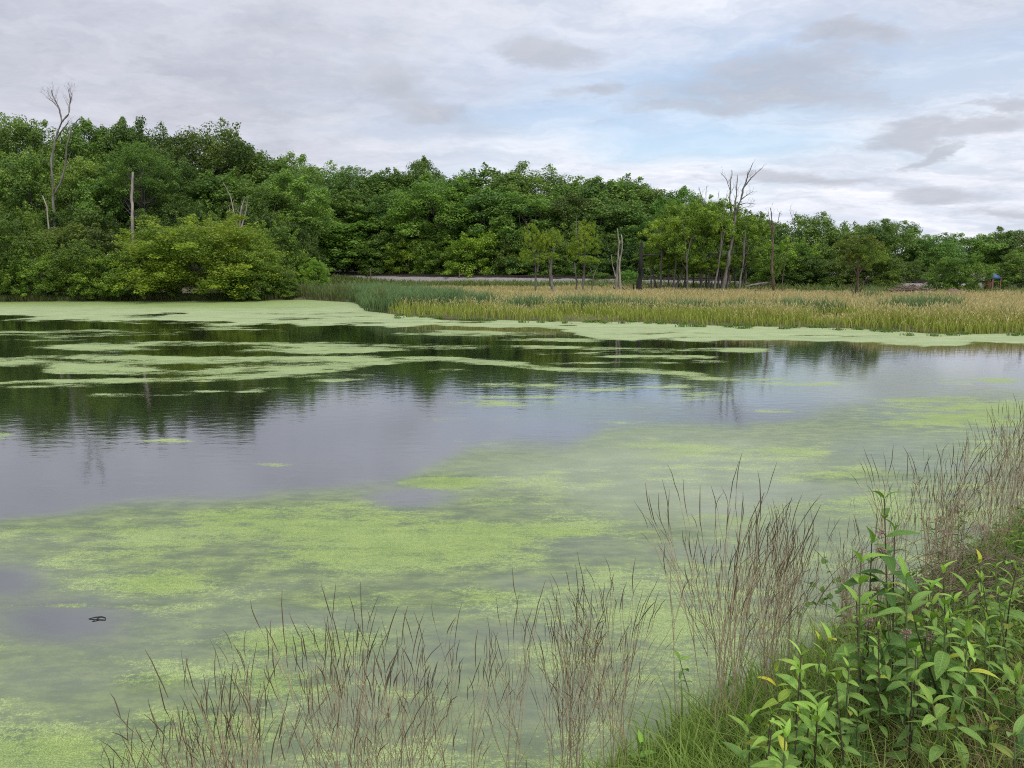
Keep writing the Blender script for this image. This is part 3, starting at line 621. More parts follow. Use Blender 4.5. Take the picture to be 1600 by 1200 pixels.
def drawn_tree(name, label, cat, Y, limbs, mat_, seed, ntw=6, tl=1.0, crowns=(), group=None, depth=2, part='trunk', up=0.5):
    """limbs: list of (pixel polyline, radius at foot, radius at tip, twig count); the first is the trunk. crowns: (px, py, width px, height px, variant, colour)"""
    rs = np.random.RandomState(seed); x0, y0 = limbs[0][0][0]
    p0 = at_depth(x0, y0, Y); root = empty(name, (p0[0], Y, gz(p0[0], Y))); o3 = np.array(root.location)
    for i, lm in enumerate(limbs):
        tb = Tubes(); pts = limb_pts(lm[0], Y, rs, 0.0 if i == 0 and len(lm[0]) < 3 else 0.22)
        if i == 0: pts = np.vstack([[pts[0][0], pts[0][1], root.location[2] - 0.15], pts])
        path = interp_path(pts, max(6, len(pts) * 3)); nz = rs.randn(len(path), 3) * lm[1] * 0.16; nz[0] = 0; path = path + nz
        rad = np.linspace(lm[1], lm[2], len(path)) * (1 + 0.12 * rs.randn(len(path)))
        if i == 0: rad[0] *= 1.5; rad[1] *= 1.12
        tb.add(path - o3, rad, 7)
        twigs(tb, path - o3, lm[1], rs, lm[3] if len(lm) > 3 else ntw, tl, depth, up)
        obj('trunk' if i == 0 else 'limb', tb.mesh('trunk' if i == 0 else 'limb'), mat_, root)
    for (px, py, wp, hp, v, c) in crowns:
        p = at_depth(px, py + hp / 2, Y + rs.randn() * 0.3); W = wp / F * Y; H = hp / F * Y
        cr = obj('crown', LIGHT[v], M['bush'], root, tuple(p - o3), c); cr.scale = (W * 1.1, W * 1.1, H * 1.05); cr.rotation_euler = (0, 0, rs.rand() * 6.28)
    return tag(root, label, cat, group)
# left: big dead tree above the forest
drawn_tree('dead_tree', 'tall bare dead tree with pale forked trunk rising above the left forest', 'dead tree', 93, [
    ([(84, 330), (82, 288), (80, 250), (86, 218), (97, 190)], 0.19, 0.09, 10), ([(97, 190), (92, 168), (82, 148), (80, 140)], 0.11, 0.03, 12), ([(97, 190), (108, 178), (110, 155), (107, 140)], 0.11, 0.03, 12),
    ([(87, 300), (97, 280), (103, 255), (104, 228), (112, 200), (124, 185)], 0.13, 0.04, 10), ([(86, 220), (96, 205), (108, 188)], 0.10, 0.03, 7), ([(94, 172), (84, 160), (72, 152)], 0.06, 0.02, 8), ([(110, 160), (113, 148), (108, 138)], 0.05, 0.02, 6)], M['deadgrey'], 5, 6, 1.6)
drawn_tree('snag', 'tall pale bare trunk carrying the fresh green crown, left of centre forest', 'snag', 92, [([(207, 362), (207, 330), (206, 300), (208, 268)], 0.19, 0.13, 2)], M['pale'], 6, 1, 0.6)  # trunk of the fresh green tree, kept as a separate object
drawn_tree('snag', 'leaning pale stub in the shrubs under the tall dead tree', 'snag', 90, [([(73, 322), (67, 305)], 0.14, 0.08, 0)], M['pale'], 7, 0)
drawn_tree('multi_stem_snag', 'grey fan of bare stems rising behind the big bush', 'snag', 84, [([(372, 362), (366, 335), (360, 305), (348, 285)], 0.14, 0.03, 6), ([(374, 360), (376, 330), (382, 310)], 0.12, 0.03, 6), ([(376, 360), (384, 332), (388, 305)], 0.10, 0.03, 5), ([(370, 362), (362, 345), (357, 320)], 0.08, 0.02, 5)], M['pale'], 8, 5, 1.2)
drawn_tree('forked_bare_tree', 'pale forked bare limbs showing inside the forest behind the yellowish shrub', 'dead tree', 117.5, [([(664, 384), (663, 360), (655, 338), (650, 322)], 0.22, 0.05, 4), ([(663, 360), (668, 340), (676, 328)], 0.13, 0.04, 4), ([(668, 384), (670, 362), (672, 345)], 0.12, 0.03, 3)], M['pale'], 9, 4, 1.4)
drawn_tree('forked_bare_tree', 'pale bare fork among leaves above the wide dark shrub tree', 'dead tree', 126, [([(533, 345), (534, 325), (540, 305)], 0.15, 0.05, 3), ([(528, 345), (518, 330), (511, 322)], 0.13, 0.03, 3)], M['pale'], 10, 3, 1.2)
# slender trees standing in the meadow
LG1, LG2, LG3 = (1.75, 1.6, 0.85), (1.6, 1.55, 0.85), (1.3, 1.35, 0.85)
drawn_tree('slender_tree', 'slender twin-stemmed meadow tree with sparse yellow-green crown, leftmost', 'tree', 70, [([(837, 452), (837, 420), (835, 395), (826, 365), (822, 345)], 0.11, 0.03, 6), ([(840, 425), (842, 400), (848, 380)], 0.07, 0.02, 5)], M['bark'], 11, 6, 0.8,
           [(830, 376, 20, 44, 0, LG1), (843, 386, 18, 36, 1, LG1), (820, 400, 16, 22, 2, LG2), (836, 408, 26, 18, 3, LG2)])
drawn_tree('slender_tree', 'meadow tree with thick pale flaking trunk and small yellow-green crown', 'tree', 70, [([(864, 456), (861, 440), (861, 415), (865, 390)], 0.20, 0.07, 4), ([(861, 415), (855, 400), (850, 385)], 0.08, 0.02, 5), ([(864, 400), (868, 385), (872, 376)], 0.06, 0.02, 5)], M['deadgrey'], 12, 5, 0.8,
           [(852, 380, 18, 34, 3, LG1), (868, 376, 18, 34, 0, LG2), (860, 402, 22, 16, 1, LG2)])
drawn_tree('slender_tree', 'thinner left one of the two close meadow trees', 'tree', 70, [([(901, 455), (900, 430), (898, 410)], 0.10, 0.05, 3)], M['bark'], 13, 3, 0.6, [(896, 396, 16, 30, 1, LG1)])
drawn_tree('slender_tree', 'taller right one of the two close meadow trees, yellow-green crown', 'tree', 70, [([(910, 457), (912, 430), (914, 400), (915, 370)], 0.16, 0.05, 6), ([(905, 400), (902, 370), (900, 340)], 0.05, 0.02, 6)], M['bark'], 14, 6, 0.9, [(916, 364, 22, 36, 2, LG1), (926, 386, 20, 34, 3, LG2), (905, 388, 24, 32, 0, LG2), (918, 408, 26, 18, 1, LG2)])
drawn_tree('dead_sapling', 'small bare forked sapling right of the two close meadow trees', 'dead tree', 72, [([(925, 450), (926, 436), (932, 420), (936, 412)], 0.06, 0.02, 5), ([(926, 436), (924, 425), (922, 418)], 0.03, 0.015, 3)], M['deadgrey'], 15, 4, 0.5)
drawn_tree('broken_tree', 'bleached broken tree with two splintered prongs left of the charred stump', 'dead tree', 69, [([(963, 452), (963, 430), (966, 405), (967, 380), (964, 357)], 0.15, 0.03, 2), ([(970, 452), (968, 430), (968, 410), (973, 385), (971, 366)], 0.12, 0.03, 1), ([(962, 432), (957, 415), (955, 398)], 0.07, 0.02, 1)], M['pale'], 16, 2, 0.5)
drawn_tree('charred_stump', 'black charred stump with one side arm left of the grove', 'stump', 67, [([(999, 456), (1001, 430), (1001, 405), (1003, 380)], 0.29, 0.12, 0), ([(1004, 400), (1012, 399), (1022, 399), (1032, 397)], 0.09, 0.04, 2)], M['char'], 17, 0, 0.4)
drawn_tree('charred_stub', 'short burnt stub at the foot of the charred stump', 'stump', 67, [([(990, 456), (990, 444)], 0.10, 0.06, 0)], M['char'], 18, 0)
drawn_tree('fallen_branch', 'thin dark branch lying in the grass before the bleached tree', 'branch', 66, [([(982, 458), (972, 449)], 0.05, 0.03, 0)], M['char'], 19, 0)
drawn_tree('fallen_branch', 'short dark branch poking up left of the bleached tree foot', 'branch', 66, [([(963, 455), (958, 448)], 0.05, 0.03, 0)], M['char'], 20, 0)
# the grove
GG = [(1.15, 1.25, 0.85), (1.3, 1.38, 0.85), (1.0, 1.1, 0.9), (1.5, 1.48, 0.85)]
grove = [(1026, 455, 1022, 400, 0.13, [(1030, 400, 44, 44, 0, 0)], 'leftmost thin trunk of the grove beside the charred stump'), (1033, 456, 1034, 395, 0.15, [(1042, 372, 60, 66, 1, 3)], 'grove tree carrying the bright yellow-green left crown'), (1043, 457, 1046, 390, 0.11, [(1040, 402, 56, 50, 2, 1)], 'thin grove trunk under the bright left crown'),
         (1051, 456, 1056, 380, 0.13, [(1066, 392, 60, 60, 3, 1)], 'grove trunk just right of the bright left crown'), (1052, 458, 1082, 385, 0.16, [(1088, 355, 66, 60, 0, 1)], 'grove tree leaning strongly to the right'), (1060, 450, 1058, 395, 0.09, [(1060, 425, 40, 30, 1, 0)], 'slim grove stem behind the leaning tree'),
         (1084, 450, 1078, 400, 0.13, [(1075, 350, 60, 50, 2, 2)], 'dark grove trunk right of the leaning tree'), (1095, 456, 1097, 390, 0.20, [(1098, 352, 70, 80, 3, 0)], 'thickest upright grove trunk in the middle'), (1106, 455, 1108, 395, 0.17, [(1112, 382, 64, 60, 1, 2)], 'thick grove trunk just right of the thickest one'),
         (1113, 453, 1114, 400, 0.08, [(1112, 345, 50, 50, 2, 2)], 'thin grove stem between the thick trunks'), (1121, 454, 1123, 395, 0.13, [(1125, 378, 50, 56, 0, 1)], 'grove trunk left of the tall dead tree'), (1136, 452, 1142, 400, 0.15, [(1140, 352, 46, 50, 3, 0)], 'grove trunk close against the tall dead tree'),
         (1148, 450, 1150, 405, 0.09, [(1158, 366, 50, 60, 1, 0)], 'thin grove stem right of the tall dead tree'), (1158, 450, 1180, 375, 0.10, [(1176, 360, 56, 56, 0, 2)], 'slanting thin grove tree at the right side'), (1163, 449, 1164, 410, 0.12, [(1170, 385, 50, 60, 2, 0)], 'rightmost leafy grove trunk'),
         (1070, 450, 1070, 395, 0.10, [(1062, 342, 50, 48, 3, 1)], 'slim grove trunk under the middle crown')]
for i, (bx, by, tx, ty, r0, cr, lb) in enumerate(grove):
    rs_ = np.random.RandomState(900 + i)
    mid = ((bx + tx) / 2 + rs_.randn() * 2, (by + ty) / 2)
    top2 = (tx + (tx - bx) * 0.35 + rs_.randn() * 5, ty - 26)
    drawn_tree('grove_tree', lb, 'tree', 70 + 2.5 * rs_.rand() + (456 - by) * 0.5, [([(bx, by), mid, (tx, ty), top2], r0 * 0.9, 0.03, 14), ([(tx, ty), (tx + rs_.randn() * 12, ty - 18), (tx + rs_.randn() * 16, ty - 36)], r0 * 0.4, 0.02, 6)], M['bark'], 30 + i, 6, 1.0,
               [(a, b_, c_, d_, v, tuple(GG[e])) for a, b_, c_, d_, v, e in cr] + [(cr[0][0] + rs_.randn() * 14, 404 + rs_.rand() * 18, 26 + 12 * rs_.rand(), 24, i % 4, tuple(np.array(GG[i % 3]) * 0.9))], 'trees of the meadow grove')
drawn_tree('dead_tree', 'tallest bare dead tree of the grove with upswept grey limbs', 'dead tree', 71, [
    ([(1129, 452), (1134, 425), (1139, 405), (1144, 370), (1149, 336)], 0.19, 0.09, 3), ([(1147, 345), (1140, 322), (1141, 296), (1144, 266)], 0.10, 0.025, 9), ([(1149, 338), (1149, 318), (1151, 296), (1152, 274)], 0.09, 0.025, 6),
    ([(1149, 336), (1156, 316), (1162, 294), (1168, 275), (1177, 254)], 0.11, 0.02, 9), ([(1163, 292), (1172, 280), (1182, 270), (1191, 262)], 0.06, 0.02, 6), ([(1158, 312), (1168, 304), (1177, 299)], 0.05, 0.015, 5), ([(1155, 320), (1166, 317), (1178, 318)], 0.04, 0.015, 5), ([(1142, 300), (1135, 280), (1126, 270)], 0.05, 0.015, 5), ([(1152, 330), (1160, 325), (1172, 322)], 0.04, 0.015, 5)], M['deadgrey'], 60, 6, 0.9)
drawn_tree('dead_tree', 'thin bare twigs standing above the left grove crowns', 'dead tree', 76, [([(1104, 440), (1102, 370), (1103, 320), (1104, 290)], 0.10, 0.02, 16), ([(1103, 330), (1097, 310), (1092, 292)], 0.05, 0.015, 6)], M['deadgrey'], 61, 8, 0.9)
drawn_tree('dead_tree', 'thin bare twigs between the grove crowns and the tallest dead tree', 'dead tree', 76, [([(1128, 440), (1126, 370), (1126, 325), (1122, 302)], 0.09, 0.02, 14), ([(1127, 340), (1132, 320), (1136, 305)], 0.05, 0.015, 6)], M['deadgrey'], 62, 8, 0.9)
for i, (bx, tx, ty, lb) in enumerate([(1074, 1068, 352, 'thin grey leafless stem between the two left grove crowns'), (1116, 1131, 330, 'slanting leafless grey stem inside the grove'), (1154, 1166, 352, 'leafless stem leaning right at the grove side'), (1018, 1012, 395, 'short leafless stem beside the charred stump')]):
    drawn_tree('dead_tree', lb, 'dead tree', 68.5 + i, [([(bx, 455), ((bx + tx) / 2 + 2, (455 + ty) / 2), (tx, ty)], 0.10, 0.02, 16), ([((bx + tx) / 2 + 2, (455 + ty) / 2), (tx + 12 - 8 * i, ty + 20)], 0.05, 0.015, 8)], M['deadgrey'], 160 + i, 8, 0.9)
drawn_tree('dead_tree', 'dark thin dead trunk with bare top standing right of the grove', 'dead tree', 66, [([(1210, 460), (1207, 430), (1207, 400), (1208, 375), (1207, 350), (1204, 325)], 0.15, 0.025, 10), ([(1207, 365), (1203, 345), (1200, 330)], 0.05, 0.015, 5), ([(1209, 360), (1216, 345), (1219, 330)], 0.04, 0.015, 5)], M['brown'], 63, 8, 0.7, [(1212, 420, 20, 40, 2, (0.9, 1.0, 0.9))])
drawn_tree('dead_tree', 'wispy bare treetop against the sky left of the pointed tree', 'dead tree', 80, [([(1240, 430), (1240, 380), (1241, 345), (1244, 330)], 0.08, 0.02, 9), ([(1241, 350), (1236, 335), (1234, 328)], 0.04, 0.012, 5)], M['deadgrey'], 64, 6, 0.8)
drawn_tree('leaning_log', 'dead trunk propped diagonally against the dark thin dead trunk', 'log', 67, [([(1180, 455), (1192, 446), (1205, 440)], 0.10, 0.06, 2)], M['brown'], 65, 2, 0.4)
drawn_tree('fallen_log', 'long dead log lying level behind the right of the grove', 'log', 72, [([(1165, 448), (1180, 444), (1206, 442)], 0.14, 0.09, 2)], M['deadgrey'], 66, 2, 0.4)
drawn_tree('bare_sapling', 'thin brown leafless stem right of the dark thin dead trunk', 'dead tree', 66, [([(1222, 455), (1223, 430), (1228, 405), (1232, 385)], 0.05, 0.015, 8), ([(1220, 458), (1226, 450), (1231, 444)], 0.03, 0.012, 2)], M['brown'], 67, 6, 0.6)
drawn_tree('scrubby_tree', 'scrubby half-dead brown tree with olive crown alone in the meadow', 'tree', 60, [([(1338, 466), (1340, 440), (1341, 415), (1341, 395)], 0.17, 0.04, 16), ([(1336, 462), (1330, 452), (1328, 445)], 0.06, 0.02, 4), ([(1342, 458), (1348, 448), (1350, 440)], 0.06, 0.02, 4), ([(1340, 430), (1328, 412), (1322, 400)], 0.06, 0.02, 9), ([(1341, 428), (1356, 410), (1364, 398)], 0.06, 0.02, 9)], M['brown'], 68, 8, 0.9,
           [(1342, 386, 54, 38, 0, (1.0, 0.9, 0.7)), (1326, 406, 30, 34, 1, (0.85, 0.75, 0.6)), (1360, 404, 38, 46, 2, (1.1, 1.12, 0.8))])
drawn_tree('broken_limb', 'broken dead limb slanting in from the right edge', 'branch', 64, [([(1612, 384), (1604, 380), (1598, 374), (1588, 366)], 0.13, 0.05, 3)], M['brown'], 69, 3, 0.5)
for px_, py_, i in ((585, 438, 0), (720, 438, 1), (1128, 446, 2)):
    p = at_depth(px_, py_, 112 - (px_ - 585) * 0.05); z0 = gz(p[0], p[1]); h_ = 1.35 + 0.12 * i
    tb = Tubes(); tb.add([(0, 0, -0.2), (0.02, 0, h_ * 0.5), (0.0 + 0.03 * i, 0, h_), (0.03 * i, 0, h_ + 0.01)], [0.10, 0.095, 0.09, 0.02], 7)
    tag(obj('fence_post', tb.mesh('fence_post'), M['brown'], None, (p[0], p[1] - 3.0, z0)), ['lone wooden post before the left stretch of railway', 'low wooden post before the railway under the bright domed shrub', 'wooden post at the track behind the grove'][i], 'post')

# ------------------------------------------------------------------ brush pile, soil heap, hut
p = on_plane(1424, 458, 0.55); pc = np.array([p[0] * 64 / p[1], 64.0]); z0 = gz(*pc)
rs = np.random.RandomState(4); tb = Tubes()
for i in range(150):
    x = rs.randn() * 1.0; h_ = max(0.05, 0.5 * math.exp(-(x / 1.7) ** 2) * rs.rand()); a = rs.randn() * 0.5 + (0 if rs.rand() < 0.5 else 3.14); L = 0.5 + 1.0 * rs.rand(); e = rs.randn() * 0.35
    c0 = np.array([x, rs.randn() * 0.5, h_ + 0.25]); d = np.array([math.cos(a) * math.cos(e), math.sin(a) * math.cos(e), math.sin(e)]) * L / 2
    tb.add([c0 - d, c0 + rs.randn(3) * 0.04, c0 + d], [0.035 + 0.03 * rs.rand(), 0.03, 0.015], 5)
tb.add([(0.1, -0.4, 0.5), (0.5, -0.4, 0.8), (1.0, -0.4, 1.15)], [0.09, 0.08, 0.05], 6)
M['brush'] = bark_mat('brush_wood', (0.10, 0.06, 0.045), (0.26, 0.19, 0.15), 4, 1)
tag(obj('brush_pile', tb.mesh('brush_pile'), M['brush'], None, (*pc, z0 + 0.2)), 'long pile of reddish brown cut branches at the far meadow edge', 'brush pile')
th = np.linspace(0, 2 * np.pi, 20, endpoint=False); rr = np.linspace(0, 1, 8)
V = [(0, 0, 0.62)]; 
for r0 in rr[1:]:
    for a in th: V.append((1.2 * r0 * math.cos(a) * (1 + 0.1 * rs.randn()), 0.9 * r0 * math.sin(a), 0.62 * (1 - r0 ** 1.6) + 0.04 * rs.randn() - (0.1 if r0 == 1 else 0)))
T3 = [(0, 1 + i, 1 + (i + 1) % 20) for i in range(20)]; Q4 = [(1 + k * 20 + i, 1 + (k + 1) * 20 + i, 1 + (k + 1) * 20 + (i + 1) % 20, 1 + k * 20 + (i + 1) % 20) for k in range(6) for i in range(20)]
p = on_plane(1490, 460, 0.4); pc = np.array([p[0] * 60 / p[1], 60.0])
M['soil'] = bark_mat('red_soil', (0.13, 0.08, 0.055), (0.24, 0.155, 0.11), 6, 1)
tag(obj('soil_heap', mk_mesh('soil_heap', V, [np.array(T3), np.array(Q4)], smooth=True), M['soil'], None, (*pc, gz(*pc) + 0.30)), 'small heap of reddish soil before the round green bush', 'soil heap')
# small hut with blue roof, half hidden
p = at_depth(1550, 455, 66); root = empty('hut', (p[0], 66, gz(p[0], 66)), 0.3, (0.72, 0.72, 0.9))
tag(root, 'small hut with blue roof and brown posts among the right trees', 'hut')
m, t, b = mat('blue_roof'); b.inputs['Base Color'].default_value = (0.06, 0.13, 0.30, 1); b.inputs['Roughness'].default_value = 0.5; mr = m
m, t, b = mat('orange_wood'); b.inputs['Base Color'].default_value = (0.20, 0.10, 0.055, 1); b.inputs['Roughness'].default_value = 0.8; mo = m
m, t, b = mat('dark_hut_wall'); b.inputs['Base Color'].default_value = (0.14, 0.10, 0.08, 1); b.inputs['Roughness'].default_value = 0.8; mw = m
rv = np.array([(-0.75, -0.6, 1.75), (0.75, -0.6, 1.75), (0.75, 0.6, 1.75), (-0.75, 0.6, 1.75), (-0.2, 0, 2.2), (0.2, 0, 2.2)], float)
obj('roof', mk_mesh('roof', rv, [np.array([(0, 1, 5, 4), (2, 3, 4, 5), (3, 2, 1, 0)]), np.array([(1, 2, 5), (3, 0, 4)])]), mr, root)
for x, y in ((-0.6, -0.48), (0.6, -0.48), (-0.6, 0.48), (0.6, 0.48)): obj('post', box_mesh('post', [(x - 0.06, x + 0.06, y - 0.06, y + 0.06, -0.1, 1.76)]), mo, root)
obj('wall', box_mesh('wall', [(-0.54, 0.54, 0.43, 0.47, 0.1, 1.7)]), mw, root); obj('counter', box_mesh('counter', [(-0.66, 0.66, -0.6, -0.4, 0.75, 0.85)]), mo, root); obj('side_panel', box_mesh('side_panel', [(-0.63, -0.57, -0.42, 0.42, 0.1, 1.5)]), mo, root)

# ------------------------------------------------------------------ meadow, reeds, shore weeds (nobody could count these)
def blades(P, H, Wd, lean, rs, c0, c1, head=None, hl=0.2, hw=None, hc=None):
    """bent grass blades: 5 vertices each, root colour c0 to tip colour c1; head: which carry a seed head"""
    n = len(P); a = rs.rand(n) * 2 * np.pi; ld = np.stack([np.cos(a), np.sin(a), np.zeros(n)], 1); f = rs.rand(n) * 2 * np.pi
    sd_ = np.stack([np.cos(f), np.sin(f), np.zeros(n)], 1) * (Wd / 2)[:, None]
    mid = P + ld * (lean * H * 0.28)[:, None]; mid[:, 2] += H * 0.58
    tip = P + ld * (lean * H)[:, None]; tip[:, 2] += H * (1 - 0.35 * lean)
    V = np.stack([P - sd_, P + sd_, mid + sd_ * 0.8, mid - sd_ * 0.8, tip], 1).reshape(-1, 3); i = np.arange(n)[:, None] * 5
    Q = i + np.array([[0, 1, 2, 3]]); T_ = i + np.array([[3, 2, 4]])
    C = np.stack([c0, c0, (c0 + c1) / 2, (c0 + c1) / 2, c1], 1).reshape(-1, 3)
    if head is not None and head.any():
        tp = tip[head]; k = len(tp); up = unit(tip[head] - mid[head]); hh = hl * (0.7 + 0.6 * rs.rand(k)); s2 = sd_[head] / (Wd[head] / 2)[:, None] * hw * 0.5
        b0 = tp - up * (hh * 0.35)[:, None]
        HV = np.stack([b0, b0 + up * (hh * 0.4)[:, None] + s2, b0 + up * hh[:, None], b0 + up * (hh * 0.4)[:, None] - s2], 1).reshape(-1, 3)
        j = np.arange(k)[:, None] * 4 + len(V); Q = np.concatenate([Q, j + np.array([[0, 1, 2, 3]])])
        V = np.concatenate([V, HV]); C = np.concatenate([C, np.repeat(hc[head], 4, 0)])
    return V, Q, T_, C
def colmix(a, b_, f): return np.asarray(a)[None] * (1 - f[:, None]) + np.asarray(b_)[None] * f[:, None]
rs = np.random.RandomState(12)
n = 330000
x = rs.uniform(-20, 78, n); y = 33 + (rs.rand(n) ** 1.5) * 48
sf = y - far_shore(x); track = (np.stack([x, y], 1) - RL0) @ rn             # distance on the camera's side of the track
keep = (sf > -0.15) & (np.abs(x) < 0.80 * y + 2) & (track > 3.2) & ~((x < 0.0 - 0.0) & (x / y < -0.21))
x, y, sf = x[keep], y[keep], sf[keep]; n = len(x)
px_, py_ = to_px(np.stack([x, y, np.full(n, 1.0)], 1))
z = ground_z(x, y)
big = smooth_noise(x, y, 41, 0.22, 3); sml = smooth_noise(x, y, 42, 0.9, 3)
# bluish cattail beds: left point and a broken belt through the meadow
belt_y = np.interp(px_, [500, 560, 700, 900, 1100, 1300, 1600], [58, 57, 55, 54.5, 51, 47, 45])
cat_w = np.exp(-((sf - 5.2) / (2.3 + 0.8 * big)) ** 2) * np.interp(px_, [560, 800, 1000, 1200, 1400, 1600], [1.1, 1.1, 1.05, 0.85, 0.65, 0.3]) 
cat_w = np.maximum(cat_w, 1.0 * sstep(790, 640, px_) * sstep(1.2, 2.6, sf + 2.5 * sstep(640, 590, px_)) * sstep(17, 13, sf)) 
is_cat = (cat_w + 0.35 * sml + 0.15 * big + 0.12 * rs.randn(n)) > 0.58
gold = np.clip(0.50 + 0.35 * sstep(5, 11, sf) + 0.4 * big + 0.35 * sml + sstep(56, 64, y) * 0.5 + np.interp(px_, [600, 1000, 1500], [-0.05, 0, 0.12]), 0, 1)
edge = sstep(2.2, 0.2, sf)
lodge = smooth_noise(x, y, 47, 0.6, 3)
H = (1 + 0.18 * big + 0.14 * sml - 0.5 * sstep(0.35, 0.7, lodge)) * np.where(is_cat, 1.34, np.interp(sf, [0, 3, 6, 10], [0.85, 0.9, 0.85, 0.72])) * (0.7 + 0.5 * rs.rand(n)) * (1 - 0.35 * edge) * np.interp(y, [36, 50, 60, 74], [1.0, 1.0, 0.9, 0.75])
H *= np.where(is_cat, np.interp(px_, [560, 800], [1.12, 0.95]), 1.0)
Pp = np.stack([x, y, z - 0.03], 1)
f = rs.rand(n)
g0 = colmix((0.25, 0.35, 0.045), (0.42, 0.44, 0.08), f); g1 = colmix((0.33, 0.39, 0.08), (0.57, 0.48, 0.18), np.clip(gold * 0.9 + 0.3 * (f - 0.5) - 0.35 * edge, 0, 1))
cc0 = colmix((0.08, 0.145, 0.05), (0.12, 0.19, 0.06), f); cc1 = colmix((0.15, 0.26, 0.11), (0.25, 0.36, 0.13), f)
for nm, sel, lb, hd in (('meadow_grass', ~is_cat, 'tall golden green meadow grass covering the marsh beyond the pond', True), ('cattail_bed', is_cat, 'bluish green cattail leaves standing in beds along the marsh', False)):
    k = sel.sum(); Wd = (0.030 + 0.022 * rs.rand(k)) if hd else (0.035 + 0.025 * rs.rand(k))
    heads = (rs.rand(k) < np.clip(0.25 + 0.75 * gold[sel] - 0.5 * edge[sel], 0.03, 0.95)) if hd else None
    hc = colmix((0.52, 0.43, 0.18), (0.66, 0.56, 0.29), rs.rand(k)) if hd else None
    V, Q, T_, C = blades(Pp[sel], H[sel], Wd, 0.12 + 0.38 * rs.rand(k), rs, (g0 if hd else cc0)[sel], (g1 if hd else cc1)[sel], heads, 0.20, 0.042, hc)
    tag(obj(nm, mk_mesh(nm, V, [Q, T_], {'col': C}), M['col']), lb, 'grass' if hd else 'cattails', kind='stuff')
# reeds and weeds along the left shore, foot of the shrubs
n = 26000; pxs = rs.uniform(-150, 600, n); xx = []; 
b0 = np.array([on_plane(a, np.interp(a, [-150, 0, 200, 400, 470, 556, 600], [473, 472, 470, 470, 468, 473, 488])) for a in pxs])
off = rs.rand(n) ** 1.3 * np.interp(pxs, [-150, 420, 470, 580, 600], [3.0, 3.0, 26, 26, 6]); sc_ = (b0[:, 1] + off) / b0[:, 1]
x, y = b0[:, 0] * sc_, b0[:, 1] * sc_; z = ground_z(x, y); f = rs.rand(n); sml = smooth_noise(x, y, 45, 0.8, 3)
H = np.interp(pxs, [-150, 420, 470, 600], [0.5, 0.5, 1.5, 1.45]) * np.interp(off, [0, 4, 9, 14], [1, 1, 0.6, 0.4]) * (0.45 + 0.75 * rs.rand(n)) * (1 + 0.35 * sml)
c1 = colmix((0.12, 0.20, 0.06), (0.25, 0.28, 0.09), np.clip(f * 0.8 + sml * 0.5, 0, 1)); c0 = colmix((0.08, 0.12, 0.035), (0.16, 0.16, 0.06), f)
V, Q, T_, C = blades(np.stack([x, y, z - 0.03], 1), H, 0.04 + 0.03 * rs.rand(n), 0.1 + 0.4 * rs.rand(n), rs, c0, c1)
tag(obj('shore_reeds', mk_mesh('shore_reeds', V, [Q, T_], {'col': C}), M['col']), 'green reeds and weeds along the far left waterline', 'reeds', kind='stuff')
# weed tufts floating off the meadow edge, and low weeds by the track
n = 2600; pxs = np.repeat(rs.uniform(600, 1600, 65), 40); base = on_plane
by_ = np.interp(pxs, [x_ for x_, _ in SHORE_PX], [y_ for _, y_ in SHORE_PX]) + np.repeat(np.abs(rs.randn(65)) * 2.2, 40)
b0 = np.array([on_plane(a, c_) for a, c_ in zip(pxs, by_)]); b0[:, :2] += rs.randn(n, 2) * 0.14
V, Q, T_, C = blades(b0, 0.06 + 0.16 * rs.rand(n), 0.03 + 0.03 * rs.rand(n), 0.5 + 0.5 * rs.rand(n), rs, colmix((0.09, 0.16, 0.03), (0.16, 0.24, 0.05), rs.rand(n)), colmix((0.14, 0.24, 0.05), (0.24, 0.33, 0.08), rs.rand(n)))
tag(obj('water_weed', mk_mesh('water_weed', V, [Q, T_], {'col': C}), M['col']), 'small green weed tufts floating off the meadow edge', 'weeds', kind='stuff')
n = 22000; s_ = rs.uniform(-75, 130, n); o_ = 3.0 + rs.rand(n) * 9; xy = RL0 + rdir * s_[:, None] + rn * o_[:, None]; z = ground_z(xy[:, 0], xy[:, 1]); f = rs.rand(n)
V, Q, T_, C = blades(np.stack([xy[:, 0], xy[:, 1], z - 0.03], 1), (0.36 + 0.40 * rs.rand(n)) * np.interp(s_, [0, 25, 45], [1.0, 1.0, 1.8]), 0.08 + 0.05 * rs.rand(n), 0.2 + 0.5 * rs.rand(n), rs, colmix((0.09, 0.16, 0.04), (0.15, 0.2, 0.05), f), colmix((0.15, 0.24, 0.06), (0.28, 0.30, 0.10), f))
tag(obj('trackside_weeds', mk_mesh('trackside_weeds', V, [Q, T_], {'col': C}), M['col']), 'low green weeds at the foot of the railway gravel', 'weeds', kind='stuff')

